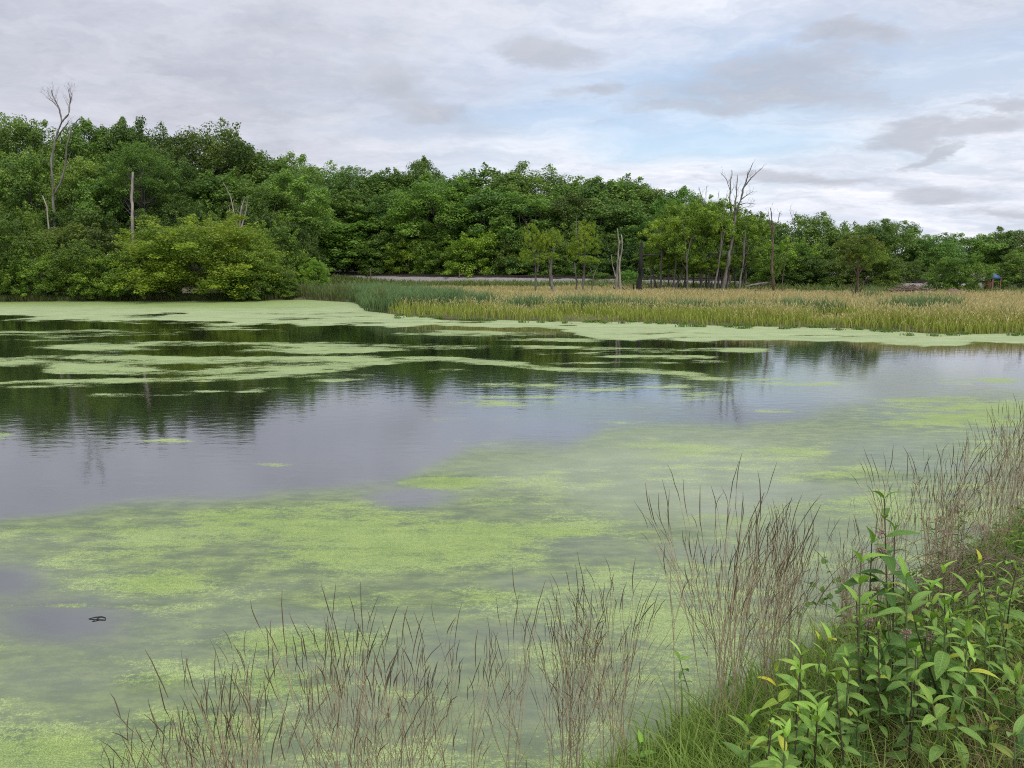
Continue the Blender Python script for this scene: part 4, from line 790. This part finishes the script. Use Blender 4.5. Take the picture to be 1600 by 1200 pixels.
# ------------------------------------------------------------------ dead stalks on the near bank
def stalk_variant(seed, nbr, bend=0.10, spread=0.5):
    """unit height 1, two values: 0 straw stem, 1 dark seed spike"""
    rs = np.random.RandomState(seed); st, sp = Tubes(), Tubes()
    a = rs.rand() * 6.28; zs = np.linspace(0, 0.86, 9); path = np.stack([bend * zs ** 2 * math.cos(a) + rs.randn(9) * 0.004, bend * zs ** 2 * math.sin(a) + rs.randn(9) * 0.004, zs], 1); path[0, :2] = 0
    st.add(path, np.linspace(0.0021, 0.0009, 9), 4)
    def spike(p, d, L):
        nn = 5; q_ = np.array([p + d * L * k_ / (nn - 1) + rs.randn(3) * 0.0009 + np.array([math.cos(a), math.sin(a), 0]) * 0.02 * (k_ / (nn - 1)) ** 2 for k_ in range(nn)])
        sp.add(q_, np.array([0.0007, 0.0014, 0.0015, 0.0012, 0.0004]) * (0.7 + 0.5 * rs.rand()), 4, 1.0)
    spike(path[-1], unit(path[-1] - path[-2]), 0.10 + 0.08 * rs.rand())
    for i in range(nbr):
        f = 0.36 + 0.52 * rs.rand(); k_ = f * 8 / 0.86 * 0.86; k0 = min(int(k_), 7); s0 = path[k0] + (path[k0 + 1] - path[k0]) * (k_ - k0)
        b_ = rs.rand() * 6.28; out = np.array([math.cos(b_), math.sin(b_), 0]); L = (0.98 - s0[2]) * (0.45 + 0.5 * rs.rand()); L = max(L, 0.08)
        d1 = unit(out * spread * (0.35 + 0.7 * rs.rand()) + np.array([0, 0, 0.8])); d2 = unit(out * 0.18 + np.array([0, 0, 1]) + rs.randn(3) * 0.07)
        p1 = s0 + d1 * L * 0.5; p2 = p1 + unit(d1 + d2) * L * 0.3; p3 = p2 + d2 * L * 0.2
        st.add(interp_path([s0, p1, p2, p3], 6) + rs.randn(6, 3) * 0.0012, np.linspace(0.0012, 0.0007, 6), 3)
        spike(p3, unit(d2 + 0.3 * rs.randn(3) * 0.3), 0.05 + 0.09 * rs.rand())
        if rs.rand() < 0.4:
            q0 = (s0 + p1) / 2; dd = unit(d1 + rs.randn(3) * 0.4 + np.array([0, 0, 0.5])); st.add([q0, q0 + dd * 0.06, q0 + dd * 0.12], [0.0012, 0.001, 0.0008], 3); spike(q0 + dd * 0.12, unit(dd + np.array([0, 0, 1])), 0.04 + 0.04 * rs.rand())
    return st.mesh('dead_stalk'), sp.mesh('seed_head')
STALK = [stalk_variant(700 + i, 2 + (i * 3) % 9, 0.04 + 0.03 * (i % 4), 0.35 + 0.12 * (i % 4)) for i in range(20)]
for a, b_ in STALK: a.materials.append(M['stalk']); b_.materials.append(M['stalk'])
srs = np.random.RandomState(91)
def stalk_cluster(n, x0, x1, prof, label, off=(-0.25, 0.35), jit=70, lean=0.06, zr=1.2):
    """n stalks whose feet stand along the waterline, seen between photograph columns x0 and x1; prof: top line in pixels"""
    k = 0; tries = 0
    while k < n and tries < 4000:
        tries += 1
        tt = srs.rand() * (len(BANK) - 1); i0 = int(tt); p = BANK[i0] + (BANK[i0 + 1] - BANK[i0]) * (tt - i0)
        d = BANK[i0 + 1] - BANK[i0]; nrm = np.array([d[1], -d[0]]) / np.linalg.norm(d); p = p + nrm * srs.uniform(*off)
        z0 = max(gz(*p), -0.05); px1, _ = to_px(np.array([[p[0], p[1], z0 + zr]])); px1 = px1[0]
        if p[1] < 2.5 or not (x0 <= px1 <= x1) or srs.rand() > 0.07 + 0.95 * (0.5 + 0.5 * math.sin(px1 * 0.052 + 1.2 * math.sin(px1 * 0.021))) ** 2.2: continue
        ty = np.interp(px1, [a for a, _ in prof], [b_ for _, b_ in prof]) + (srs.rand() ** 1.3) * jit
        zt = at_depth(px1, ty, p[1])[2]; Hh = zt - z0
        if not 0.3 < Hh < 1.95: continue
        v = srs.randint(len(STALK)); st, sp = STALK[v]
        o = obj('dead_stalk', st, None, None, (p[0], p[1], z0 - 0.03)); o.scale = (Hh * 0.8 + 0.3, Hh * 0.8 + 0.3, Hh + 0.03)
        o.rotation_euler = (srs.randn() * lean * (3.0 if srs.rand() < 0.08 else 1), srs.randn() * lean * (3.0 if srs.rand() < 0.08 else 1), srs.rand() * 6.28)
        tag(obj('seed_head', sp, None, o), kind='stuff'); tag(o, label, 'dead stalk', 'dead stalks: ' + label); k += 1
    return k
CL = [(12, 170, 330, [(180, 1130), (260, 1095), (330, 1130)], 'short dead brown stalk in the small tuft at the bottom left corner', 60), (20, 345, 470, [(345, 1040), (390, 990), (460, 1010)], 'dead brown stalk in the dark tuft left of the bottom row', 120), (22, 470, 640, [(470, 960), (520, 940), (590, 915), (640, 945)], 'dead brown stalk in the left half of the bottom row', 130),
      (15, 640, 725, [(640, 925), (700, 960), (780, 950)], 'dead brown stalk in the middle of the bottom row', 120), (27, 785, 965, [(780, 930), (840, 860), (870, 900), (960, 870)], 'tall dead brown stalk in the right half of the bottom row', 110), (5, 965, 1015, [(960, 900), (1030, 960)], 'dead brown stalk right at the gap before the grassy bank', 120)]
for n_, a, b_, pr, lb, jt in CL: stalk_cluster(n_, a, b_, pr, lb, jit=jt, zr=0.6 if b_ < 340 else 1.1)
stalk_cluster(36, 1040, 1240, [(1030, 790), (1110, 730), (1150, 735), (1200, 800), (1240, 780)], 'dead straw stalk in the dense stand left of the tall leafy plant', (-0.1, 0.55), 130, 0.10)
stalk_cluster(18, 1240, 1345, [(1240, 760), (1265, 745), (1345, 810)], 'dead straw stalk directly left of the dark-leaved tall plant', (-0.1, 0.45), 100, 0.08)
stalk_cluster(12, 1350, 1420, [(1350, 770), (1420, 720)], 'dead straw stalk behind the dark-leaved tall plant', (-0.2, 0.5), 120, 0.06)
stalk_cluster(84, 1410, 1640, [(1410, 690), (1430, 650), (1450, 680), (1500, 675), (1560, 655), (1590, 615), (1640, 620)], 'dead straw stalk in the tall stand at the right edge', (-0.4, 0.8), 130, 0.06)

# ------------------------------------------------------------------ leafy plants on the near bank
def leaf_mesh(name, L, Wd, droop, fold, seed, nl=7):
    rs = np.random.RandomState(seed); us = np.linspace(0, 1, nl); prof = np.sin(np.pi * np.clip(us, 0, 1) ** 0.85) ** 0.75; prof[0] = 0.06; prof[-1] = 0.0
    V = []; UV = []
    for i, u in enumerate(us):
        xc = u * L * (1 - 0.1 * droop * u); zc = -droop * L * u * u * 0.6 + 0.04 * L * math.sin(u * 3)
        for j in (-1, -0.5, 0, 0.5, 1):
            V.append((xc, j * prof[i] * Wd / 2, zc + abs(j) * fold * prof[i] * Wd * 0.5 + rs.randn() * L * 0.006 * abs(j))); UV.append((u, j * 0.5 + 0.5))
    i = np.arange(nl - 1)[:, None] * 5; j = np.arange(4)[None]
    q_ = np.stack([i + j, i + j + 1, i + 5 + j + 1, i + 5 + j], -1).reshape(-1, 4)
    return mk_mesh(name, V, [q_], smooth=True, uv=UV)
m, t, b = mat('milkweed_leaf'); M['mw'] = m
uv = t.node('ShaderNodeUVMap').outputs[0]; s = t.node('ShaderNodeSeparateXYZ'); t.put(s.inputs[0], uv)
av = t.math('ABSOLUTE', t.math('SUBTRACT', s.outputs[1], 0.5))
rib = t.remap(av, 0.036, 0.010); vein = t.math('SINE', t.math('MULTIPLY', t.math('ADD', s.outputs[0], t.math('MULTIPLY', av, -0.35)), 75))
oi = t.node('ShaderNodeObjectInfo'); oc = oi.outputs['Color']
co = t.node('ShaderNodeTexCoord').outputs['Object']; nn = t.noise(co, 25, 4, 0.6)
lc = t.mix(t.remap(nn, 0.35, 0.7), (0.10, 0.20, 0.05), (0.18, 0.285, 0.075)); lc = t.mix(t.math('MULTIPLY', t.remap(vein, 0.7, 1.0), 0.4), lc, (0.22, 0.32, 0.14))
lc = t.mix(t.math('MULTIPLY', rib, 0.8), lc, (0.25, 0.33, 0.15)); spots_ = t.remap(t.noise(co, 60, 2, 0.5), 0.68, 0.74, 0, 0.6); lc = t.mix(spots_, lc, (0.16, 0.13, 0.05))
ws = t.node('ShaderNodeObjectInfo').outputs['Random']; wn = t.noise(t.vmath('ADD', co, t.vmath('SCALE', (9.0, 5.0, 3.0))), 9, 4, 0.6); t.put(wn.node.inputs['Vector'].links[0].from_node.inputs[1].links[0].from_node.inputs['Scale'], ws)
lc = t.mix(t.math('MULTIPLY', t.remap(t.math('ADD', wn, t.math('MULTIPLY', av, 0.35)), 0.68, 0.78), 0.8), lc, (0.27, 0.21, 0.075))
lc = t.mix(1.0, lc, oc, 'MULTIPLY')
t.put(b.inputs['Base Color'], lc); b.inputs['Roughness'].default_value = 0.65; b.inputs['Specular IOR Level'].default_value = 0.22
tr = t.node('ShaderNodeBsdfTranslucent'); t.put(tr.inputs[0], t.mix(1.0, lc, (1.1, 1.3, 0.5), 'MULTIPLY')); mx = t.node('ShaderNodeMixShader'); mx.inputs[0].default_value = 0.28
t.l.new(b.outputs[0], mx.inputs[1]); t.l.new(tr.outputs[0], mx.inputs[2]); t.l.new(mx.outputs[0], t.n['Material Output'].inputs[0])
M['stem_green'] = bark_mat('green_stem', (0.10, 0.13, 0.05), (0.17, 0.19, 0.08), 20, 0.3, 0.6, 0.1)
M['stem_dark'] = bark_mat('dark_stem', (0.06, 0.045, 0.03), (0.12, 0.085, 0.06), 20, 0.3, 0.6, 0.1)
m, t, b = mat('pink_flower'); b.inputs['Base Color'].default_value = (0.36, 0.15, 0.15, 1); b.inputs['Roughness'].default_value = 0.7; M['pink'] = m
m, t, b = mat('faded_flower'); b.inputs['Base Color'].default_value = (0.30, 0.19, 0.17, 1); b.inputs['Roughness'].default_value = 0.8; M['faded'] = m
MWL = [leaf_mesh('leaf', 1.0, 0.33 + 0.04 * (i % 3), 0.3 + 0.3 * (i % 4), 0.18 + 0.12 * (i % 2), 800 + i) for i in range(8)]
for a in MWL: a.materials.append(M['mw'])
prs = np.random.RandomState(17)
def umbel(name, r, seed, mt, nfl=34):
    """a ball of small flowers: five-sided cups on fine stalks"""
    rs = np.random.RandomState(seed); tb = Tubes()
    for i in range(nfl):
        d = unit(rs.randn(3) + np.array([0, 0, 0.35])); e = d * r * (0.75 + 0.3 * rs.rand()); tb.add([d * 0.1 * r, e * 0.8, e], [r * 0.02, r * 0.025, r * 0.10], 4); tb.add([e, e + d * r * 0.18, e + d * r * 0.24], [r * 0.13, r * 0.10, r * 0.02], 5)
    me = tb.mesh(name); me.materials.append(mt); return me
UMB = [umbel('flower_head', 1.0, 830 + i, M['faded'] if i < 2 else M['pink']) for i in range(4)]
def milkweed(bpx, tpx, label, pairs=7, leaf=0.15, tone=(1, 1, 1), depth=None, young=0.35, dark=False, fl=0, spread=1.0, name='milkweed', bare=0.25):
    """bpx: foot pixel (on the bank), tpx: top pixel; the plant stands upright over its foot"""
    g = hit_ground(*bpx) if depth is None else at_depth(bpx[0], bpx[1], depth)
    g[2] = gz(g[0], g[1]); top = at_depth(tpx[0], tpx[1], g[1] - 0.05 * prs.rand()); Hh = max(0.18, top[2] - g[2])
    root = empty(name, g); rel = np.array([top[0] - g[0], top[1] - g[1], Hh])
    side = np.array([prs.randn() * 0.02, prs.randn() * 0.02, 0]); path = interp_path([(0, 0, -0.03), rel * 0.35 + side - np.array([rel[0] * 0.12, 0, 0]), rel * 0.7 + side * 0.5, rel], 9)
    tb = Tubes(); tb.add(path, np.linspace(0.0065, 0.003, 9) * (0.8 + leaf * 1.5), 6); obj('stem', tb.mesh('stem'), M['stem_dark'] if dark else M['stem_green'], root)
    a0 = prs.rand() * 3.14
    for i in range(pairs):
        f = bare + (1 - bare) * i / max(1, pairs - 1); p = np.array([np.interp(f, np.linspace(0, 1, 9), path[:, c_]) for c_ in range(3)])
        a = a0 + i * math.pi / 2 + prs.randn() * 0.2; yng = max(0.0, (f - (1 - young)) / young) if young > 0 else 0
        for s_ in (0, math.pi):
            L = leaf * 1.15 * (0.6 + 0.6 * prs.rand()) * (1.0 - 0.35 * yng) * (0.75 if i == 0 else 1)
            el = R(12) + R(52) * yng ** 1.3 + prs.randn() * R(15) - (R(12) if f < 0.5 else 0)
            o = obj('leaf', MWL[prs.randint(8)], None, root, tuple(p)); o.scale = (L, L * spread * (1 - 0.2 * yng), L); o.rotation_euler = (prs.randn() * 0.38, -el, a + s_ + prs.randn() * 0.12)
            tn = np.array(tone) * (1 + np.array([0.75, 0.62, 0.25]) * yng) * (0.85 + 0.3 * prs.rand()) * (np.array([1.7, 1.15, 0.8]) if prs.rand() < 0.03 else 1.0); o.color = (*tn, 1)
    for i in range(fl):
        f = 0.72 + 0.2 * i / max(1, fl); p = np.array([np.interp(f, np.linspace(0, 1, 9), path[:, c_]) for c_ in range(3)]); a = prs.rand() * 6.28
        o = obj('flower_head', UMB[i % 2], None, root, (p[0] + 0.045 * math.cos(a), p[1] + 0.045 * math.sin(a) - 0.02, p[2] + 0.01)); o.scale = (0.028,) * 3
    return tag(root, label, 'plant')
BL, YL, DK = (1.0, 1.04, 1.05), (1.45, 1.3, 0.8), (0.66, 0.78, 0.68)
milkweed((1480, 1150), (1420, 925), 'large milkweed leaning left on a dark reddish stem, lower right', 8, 0.19, BL, dark=True, young=0.25, fl=1, bare=0.3)
milkweed((1514, 1110), (1512, 925), 'upright milkweed with pale tip leaves right of the large leaning one', 6, 0.17, BL, young=0.45, bare=0.32)
milkweed((1402, 1165), (1378, 1015), 'milkweed with folded pale top left of the large leaning one', 6, 0.15, (1.02, 1.08, 1.0), young=0.4)
milkweed((1466, 1235), (1457, 1100), 'small bright milkweed in front of the large leaning one', 4, 0.16, (1.15, 1.15, 1.0), young=0.4, bare=0.55)
milkweed((1368, 1060), (1343, 972), 'milkweed with broad grey-green leaves left of centre of the leafy clump', 5, 0.15, BL, young=0.3)
milkweed((1350, 1030), (1345, 880), 'bright-topped milkweed below the tall dark-leaved plant', 8, 0.18, (1.05, 1.12, 0.9), young=0.45, fl=1, depth=4.1)
milkweed((1385, 985), (1382, 780), 'tallest dark-leaved milkweed with faded flowers against the water', 11, 0.19, DK, young=0.28, dark=True, fl=3, bare=0.2, depth=4.5)
milkweed((1402, 980), (1398, 830), 'thin dark-leaved milkweed just right of the tallest one', 8, 0.15, (0.75, 0.88, 0.85), young=0.2, dark=True, depth=4.6)
milkweed((1355, 985), (1362, 850), 'dark-leaved milkweed just left of the tallest one', 8, 0.17, DK, young=0.2, dark=True, fl=1, depth=4.6)
milkweed((1420, 1020), (1416, 905), 'milkweed with long spreading upper leaves behind the large leaning one', 5, 0.17, (1.0, 1.1, 0.95), young=0.3, fl=1, depth=3.9)
milkweed((1220, 1190), (1213, 1050), 'yellowish milkweed at the lower middle of the bank', 6, 0.13, YL, young=0.5)
milkweed((1262, 1180), (1250, 1045), 'milkweed with long level leaves right of the yellowish one', 6, 0.15, (1.1, 1.15, 0.9), young=0.4)
milkweed((1312, 1165), (1308, 1065), 'young milkweed with narrow upright leaves in the grass', 5, 0.13, (1.2, 1.2, 0.85), young=0.6)
milkweed((1345, 1215), (1340, 1120), 'low milkweed at the bottom between grass and the leafy clump', 4, 0.14, BL, young=0.3)
milkweed((1275, 1240), (1270, 1135), 'drooping dull milkweed at the bottom edge', 5, 0.14, (0.95, 0.92, 0.75), young=0.1)
milkweed((1075, 1110), (1062, 1030), 'small milkweed leaning out over the water at the left end of the bank', 3, 0.11, (0.9, 1.0, 0.8), young=0.2, bare=0.6)
milkweed((1140, 1100), (1143, 1040), 'short dark-leaved milkweed under the dead straw stand', 4, 0.12, (0.8, 0.95, 0.85), young=0.3, fl=1)
milkweed((1190, 1085), (1212, 1035), 'pale-tipped milkweed behind the yellowish one', 4, 0.12, (1.05, 1.15, 0.9), young=0.5)
milkweed((1595, 1190), (1598, 1080), 'grey-green milkweed cut by the right edge', 6, 0.15, (0.95, 1.02, 1.2), young=0.2)
milkweed((1590, 1260), (1585, 1150), 'low milkweed in the bottom right corner', 4, 0.15, (0.95, 1.02, 1.2), young=0.2)
milkweed((1000, 1255), (1003, 1165), 'small milkweed at the bottom where the grass meets the water', 4, 0.12, (0.95, 1.1, 0.85), young=0.4)
milkweed((825, 1265), (822, 1188), 'milkweed tip just showing at the bottom edge among stalks', 3, 0.08, YL, young=0.6)
milkweed((1450, 1010), (1455, 920), 'milkweed between the large leaning one and the bramble', 5, 0.13, (0.9, 1.05, 0.85), young=0.3, depth=4.3)
milkweed((1545, 1010), (1530, 880), 'bright upright plant at the left of the dead bramble', 6, 0.11, (1.3, 1.3, 0.8), young=0.6, depth=5.0)
milkweed((1585, 960), (1580, 850), 'green plant above the dead bramble at the right edge', 5, 0.11, (1.0, 1.12, 0.8), young=0.4, depth=5.4)
extra = [((1330, 1000), (1322, 925), 0.13, DK, 'behind the bright-topped one, at the foot of the vine'), ((1370, 1005), (1372, 930), 0.14, (0.8, 0.95, 0.8), 'in the shade under the tallest dark-leaved one'), ((1405, 1040), (1398, 960), 0.14, (0.9, 1.05, 0.9), 'at the centre of the leafy clump'),
         ((1440, 1060), (1436, 985), 0.14, (1.05, 1.1, 0.9), 'half hidden behind the large leaning stem'), ((1490, 1040), (1482, 950), 0.15, (0.85, 1.0, 0.85), 'between the large leaning and the upright one'), ((1545, 1090), (1548, 1010), 0.13, (0.85, 1.0, 0.8), 'right of the upright one under the bramble'),
         ((1290, 1100), (1288, 1030), 0.12, (0.9, 1.05, 0.8), 'in tall grass left of the leafy clump'), ((1310, 1050), (1304, 985), 0.12, (0.75, 0.9, 0.75), 'in dark grass at the upper left of the leafy clump'), ((1425, 1120), (1426, 1040), 0.15, BL, 'with broad leaves behind the folded pale-topped one'), ((1540, 1190), (1545, 1130), 0.11, (0.95, 1.05, 0.9), 'low in the dry grass at right')]
for b0_, t0_, lf_, tn_, lb_ in extra: milkweed(b0_, t0_, 'leafy milkweed ' + lb_, 6, lf_, tn_, young=0.3, bare=0.15)
fill = []
for k in range(40):
    px0 = 1165 + 11.0 * k + prs.uniform(-8, 8); ty = np.interp(px0, [1110, 1190, 1260, 1320, 1370, 1420, 1480, 1540, 1600], [1095, 1050, 1005, 920, 870, 895, 895, 875, 890]) + prs.rand() ** 1.2 * 190
    fill.append((px0, ty))
for k, (px0, ty) in enumerate(fill):
    dp = np.interp(ty, [860, 960, 1050, 1150], [4.9, 4.2, 3.7, 3.3]) + prs.uniform(-0.25, 0.25)
    milkweed((px0 + prs.randn() * 8, 1100), (px0, ty), f'milkweed filling the bank thicket, {ORD[k] if k < 24 else ORD[k - 24] + " after the twenty-fourth"}, counted from its left end', 8, 0.065 + 0.09 * prs.rand(), tuple(np.array((1.06, 1.1, 0.9)) * (0.8 + 0.5 * prs.rand())), depth=dp, young=0.2 + 0.4 * prs.rand(), bare=0.2, dark=prs.rand() < 0.4)
# swamp milkweed with narrow leaves and pink flowers
def narrow_plant(bpx, tpx, label, seed):
    rs = np.random.RandomState(seed); g = hit_ground(*bpx); top = at_depth(*tpx, g[1]); Hh = top[2] - g[2]; root = empty('swamp_milkweed', g); tb = Tubes(); Ps, Ns, Ls = [], [], []; tops = []
    for s_ in range(4):
        d = np.array([rs.randn() * 0.10, rs.randn() * 0.08, Hh * (0.8 + 0.2 * rs.rand())]); path = interp_path([(0, 0, -0.03), d * 0.5 + rs.randn(3) * 0.01, d], 7); tb.add(path, np.linspace(0.005, 0.002, 7), 5); tops.append(path[-1])
        for i in range(26):
            f = 0.35 + 0.65 * rs.rand(); p = np.array([np.interp(f, np.linspace(0, 1, 7), path[:, c_]) for c_ in range(3)]); a = rs.rand() * 6.28; dd = unit(np.array([math.cos(a), math.sin(a), 0.35 + 0.3 * rs.randn()])); Ps.append(p); Ns.append(dd); Ls.append(0.07 + 0.05 * rs.rand())
    obj('stem', tb.mesh('stem'), M['stem_dark'], root)
    V = []; Tt = []; tn = []
    for i, (p, d, L) in enumerate(zip(Ps, Ns, Ls)):
        sd_ = unit(np.cross(d, [0, 0, 1])) * L * 0.085; V += [p, p + d * L * 0.5 + sd_, p + d * L - np.array([0, 0, L * 0.15]), p + d * L * 0.5 - sd_]; Tt += [(4 * i, 4 * i + 1, 4 * i + 2), (4 * i, 4 * i + 2, 4 * i + 3)]; tn += [rs.rand()] * 4
    obj('foliage', mk_mesh('foliage', V, [np.array(Tt)], {'tint': np.array(tn)}), M['bush'], root, color=(1.0, 1.1, 0.9))
    for i, p in enumerate(tops):
        for j in range(2):
            o = obj('flower_head', UMB[2 + (i + j) % 2], None, root, tuple(p + np.array([rs.randn() * 0.03, rs.randn() * 0.02, 0.01 + j * 0.015]))); o.scale = (0.013 + 0.006 * rs.rand(),) * 3
    return tag(root, label, 'plant')
narrow_plant((1495, 950), (1488, 795), 'narrow-leaved plant with pink flower clusters in the right stand', 1)
narrow_plant((1470, 955), (1462, 820), 'narrow-leaved plant with a pink flower at its left side by the water', 2)
narrow_plant((1560, 940), (1550, 800), 'narrow-leaved plant with pink buds nearest the right edge', 3)
# climbing vine with round leaves
rs = np.random.RandomState(23); g = hit_ground(1330, 985); root = empty('climbing_vine', g); tag(root, 'climbing vine with small round leaves left of the tallest dark-leaved plant', 'vine')
RL = []
for i in range(3):
    me = leaf_mesh('leaf', 1.0, 0.95, 0.3, 0.15, 850 + i, 6); me.materials.append(M['mw']); RL.append(me)
for pts in ([(1330, 985), (1310, 950), (1280, 920), (1250, 905), (1236, 908)], [(1330, 985), (1320, 940), (1300, 900), (1285, 870), (1272, 858)], [(1310, 955), (1290, 945), (1262, 940), (1246, 960)], [(1325, 960), (1318, 925), (1310, 895)]):
    pw = np.array([at_depth(a, b_, g[1] - 0.08 * i) for i, (a, b_) in enumerate(pts)]) - g; path = interp_path(pw, 12); tb = Tubes(); tb.add(path, 0.0022, 4); obj('vine_stem', tb.mesh('vine_stem'), M['stem_green'], root)
    for k in range(13):
        p = path[rs.randint(2, 12)] + rs.randn(3) * 0.018; o = obj('leaf', RL[rs.randint(3)], None, root, tuple(p)); L = 0.035 + 0.03 * rs.rand(); o.scale = (L, L, L); o.rotation_euler = (rs.randn() * 0.6, rs.randn() * 0.6 - 0.2, rs.rand() * 6.28); o.color = (*(np.array((0.85, 0.95, 0.7)) * (0.8 + 0.5 * rs.rand())), 1)
# dead bramble arching at the right edge
g = hit_ground(1575, 985); rs = np.random.RandomState(29); tb = Tubes()
for i in range(190):
    s0 = np.array([rs.randn() * 0.45, rs.randn() * 0.3, -0.05]); a = math.pi + rs.randn() * 0.9; L = 0.6 + 0.8 * rs.rand(); d = np.array([math.cos(a), 0.4 * math.sin(a), 0]); h_ = 0.34 + 0.34 * rs.rand()
    s0 = s0 - d * L * 0.5
    pp = np.array([s0, s0 + d * L * 0.25 + [0, 0, h_ * 0.75], s0 + d * L * 0.55 + [0, 0, h_], s0 + d * L * 0.85 + [0, 0, h_ * 0.72], s0 + d * L + [0, 0, h_ * 0.4]]); tb.add(interp_path(pp, 8) + rs.randn(8, 3) * 0.012, np.linspace(0.004, 0.0015, 8), 4)
M['bramble'] = bark_mat('bramble', (0.10, 0.065, 0.045), (0.27, 0.195, 0.145), 12, 1)
tag(obj('dead_bramble', tb.mesh('dead_bramble'), M['bramble'], None, tuple(g)), 'tangle of arching reddish dead bramble stems at the right edge', 'bramble')

# ------------------------------------------------------------------ grass and low growth on the bank
rs = np.random.RandomState(50)
def bank_points(n, smin, smax, xr=(-4.5, 7.5), yr=(0.8, 11)):
    x = rs.uniform(*xr, n); y = rs.uniform(*yr, n); s_ = bank_s(x, y); z = ground_z(x, y); px, py = to_px(np.stack([x, y, z + 0.15], 1))
    k = (s_ > smin) & (s_ < smax) & (px > -150) & (px < 1800) & (py < 1500) & (y > 1.0)
    return x[k], y[k], z[k], s_[k], px[k], py[k]
x, y, z, s_, px, py = bank_points(330000, -0.05, 4.0); n = len(x)
pn = smooth_noise(x, y, 61, 2.4, 4); dry = np.clip(sstep(1240, 1420, px + 60 * pn) * sstep(940, 1010, py) * 0.9 + 0.3 * pn, 0, 1)
f = rs.rand(n); straw_ = rs.rand(n) < dry * 0.75
H = (0.16 + 0.36 * rs.rand(n) ** 1.4) * (1 + 0.3 * pn) * np.where(straw_, 0.75, 1.0) * np.interp(px, [900, 1000, 1250, 1400], [0.9, 1.15, 1.0, 0.8])
lean = np.where(straw_, 0.6 + 0.7 * rs.rand(n), 0.2 + 0.6 * rs.rand(n))
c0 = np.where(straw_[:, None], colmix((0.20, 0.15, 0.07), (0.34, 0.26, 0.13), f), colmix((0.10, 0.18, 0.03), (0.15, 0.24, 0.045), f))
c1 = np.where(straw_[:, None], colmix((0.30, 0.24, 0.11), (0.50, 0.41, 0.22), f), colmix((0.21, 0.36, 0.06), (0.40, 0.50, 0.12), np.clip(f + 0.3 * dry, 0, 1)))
for nm, sel, lb, ct in (('bank_grass', ~straw_, 'lush green grass on the near bank', 'grass'), ('dry_grass', straw_, 'dry straw coloured grass matted on the near bank at lower right', 'dry grass')):
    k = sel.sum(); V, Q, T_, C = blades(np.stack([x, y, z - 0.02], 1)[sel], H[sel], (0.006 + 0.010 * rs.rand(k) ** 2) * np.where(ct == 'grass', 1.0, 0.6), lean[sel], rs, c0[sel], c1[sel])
    tag(obj(nm, mk_mesh(nm, V, [Q, T_], {'col': C}), M['col']), lb, ct, kind='stuff')
# small-leaved undergrowth
x, y, z, s_, px, py = bank_points(190000, 0.02, 3.5); pn = smooth_noise(x, y, 71, 2.0, 4)
k = rs.rand(len(x)) < np.clip(sstep(1120, 1330, px) * sstep(1100, 960, py) * 1.0 + 0.35 * (pn > 0.25) * sstep(1000, 1100, px), 0, 1)
x, y, z, pn, px, py, s_ = x[k], y[k], z[k], pn[k], px[k], py[k], s_[k]; n = len(x)
hgt_ = (0.06 + 0.34 * rs.rand(n)) * np.interp(py, [850, 960, 1100, 1200], [1.3, 1.15, 0.5, 0.35]) * (1 + 0.4 * pn) * np.interp(s_, [0, 0.4, 1.3, 2.2], [0.7, 1.25, 1.1, 0.7])
P_ = np.stack([x, y, z + hgt_], 1); N = unit(np.stack([rs.randn(n) * 0.5, rs.randn(n) * 0.5 - 0.2, np.full(n, 1.0)], 1))
L = 0.025 + 0.045 * rs.rand(n) ** 2; V, T_, tt = kites(P_, N, L, L * (0.28 + 0.3 * rs.rand(n)), rs, np.clip(rs.rand(n) * 0.8 + 0.25 * pn, 0, 1))
tag(obj('undergrowth', mk_mesh('undergrowth', V, [T_], {'tint': tt}), M['bush'], color=(0.95, 1.1, 0.85)), 'low small-leaved green undergrowth between the milkweeds', 'undergrowth', kind='stuff')
# floating stick and crumbs on the pond
p = on_plane(152, 968); tb = Tubes(); tb.add([(-0.085, 0.01, 0.002), (-0.03, 0.02, 0.012), (0.03, 0.022, 0.016), (0.07, 0.01, 0.012), (0.085, -0.01, -0.004)], [0.004, 0.006, 0.007, 0.006, 0.003], 6); tb.add([(0.02, 0.022, 0.014), (-0.01, -0.03, 0.006), (-0.03, -0.05, -0.003)], [0.005, 0.004, 0.003], 5)
tag(obj('floating_stick', tb.mesh('floating_stick'), M['char'], None, tuple(p)), 'small dark forked stick poking out of the bare water at lower left', 'stick')
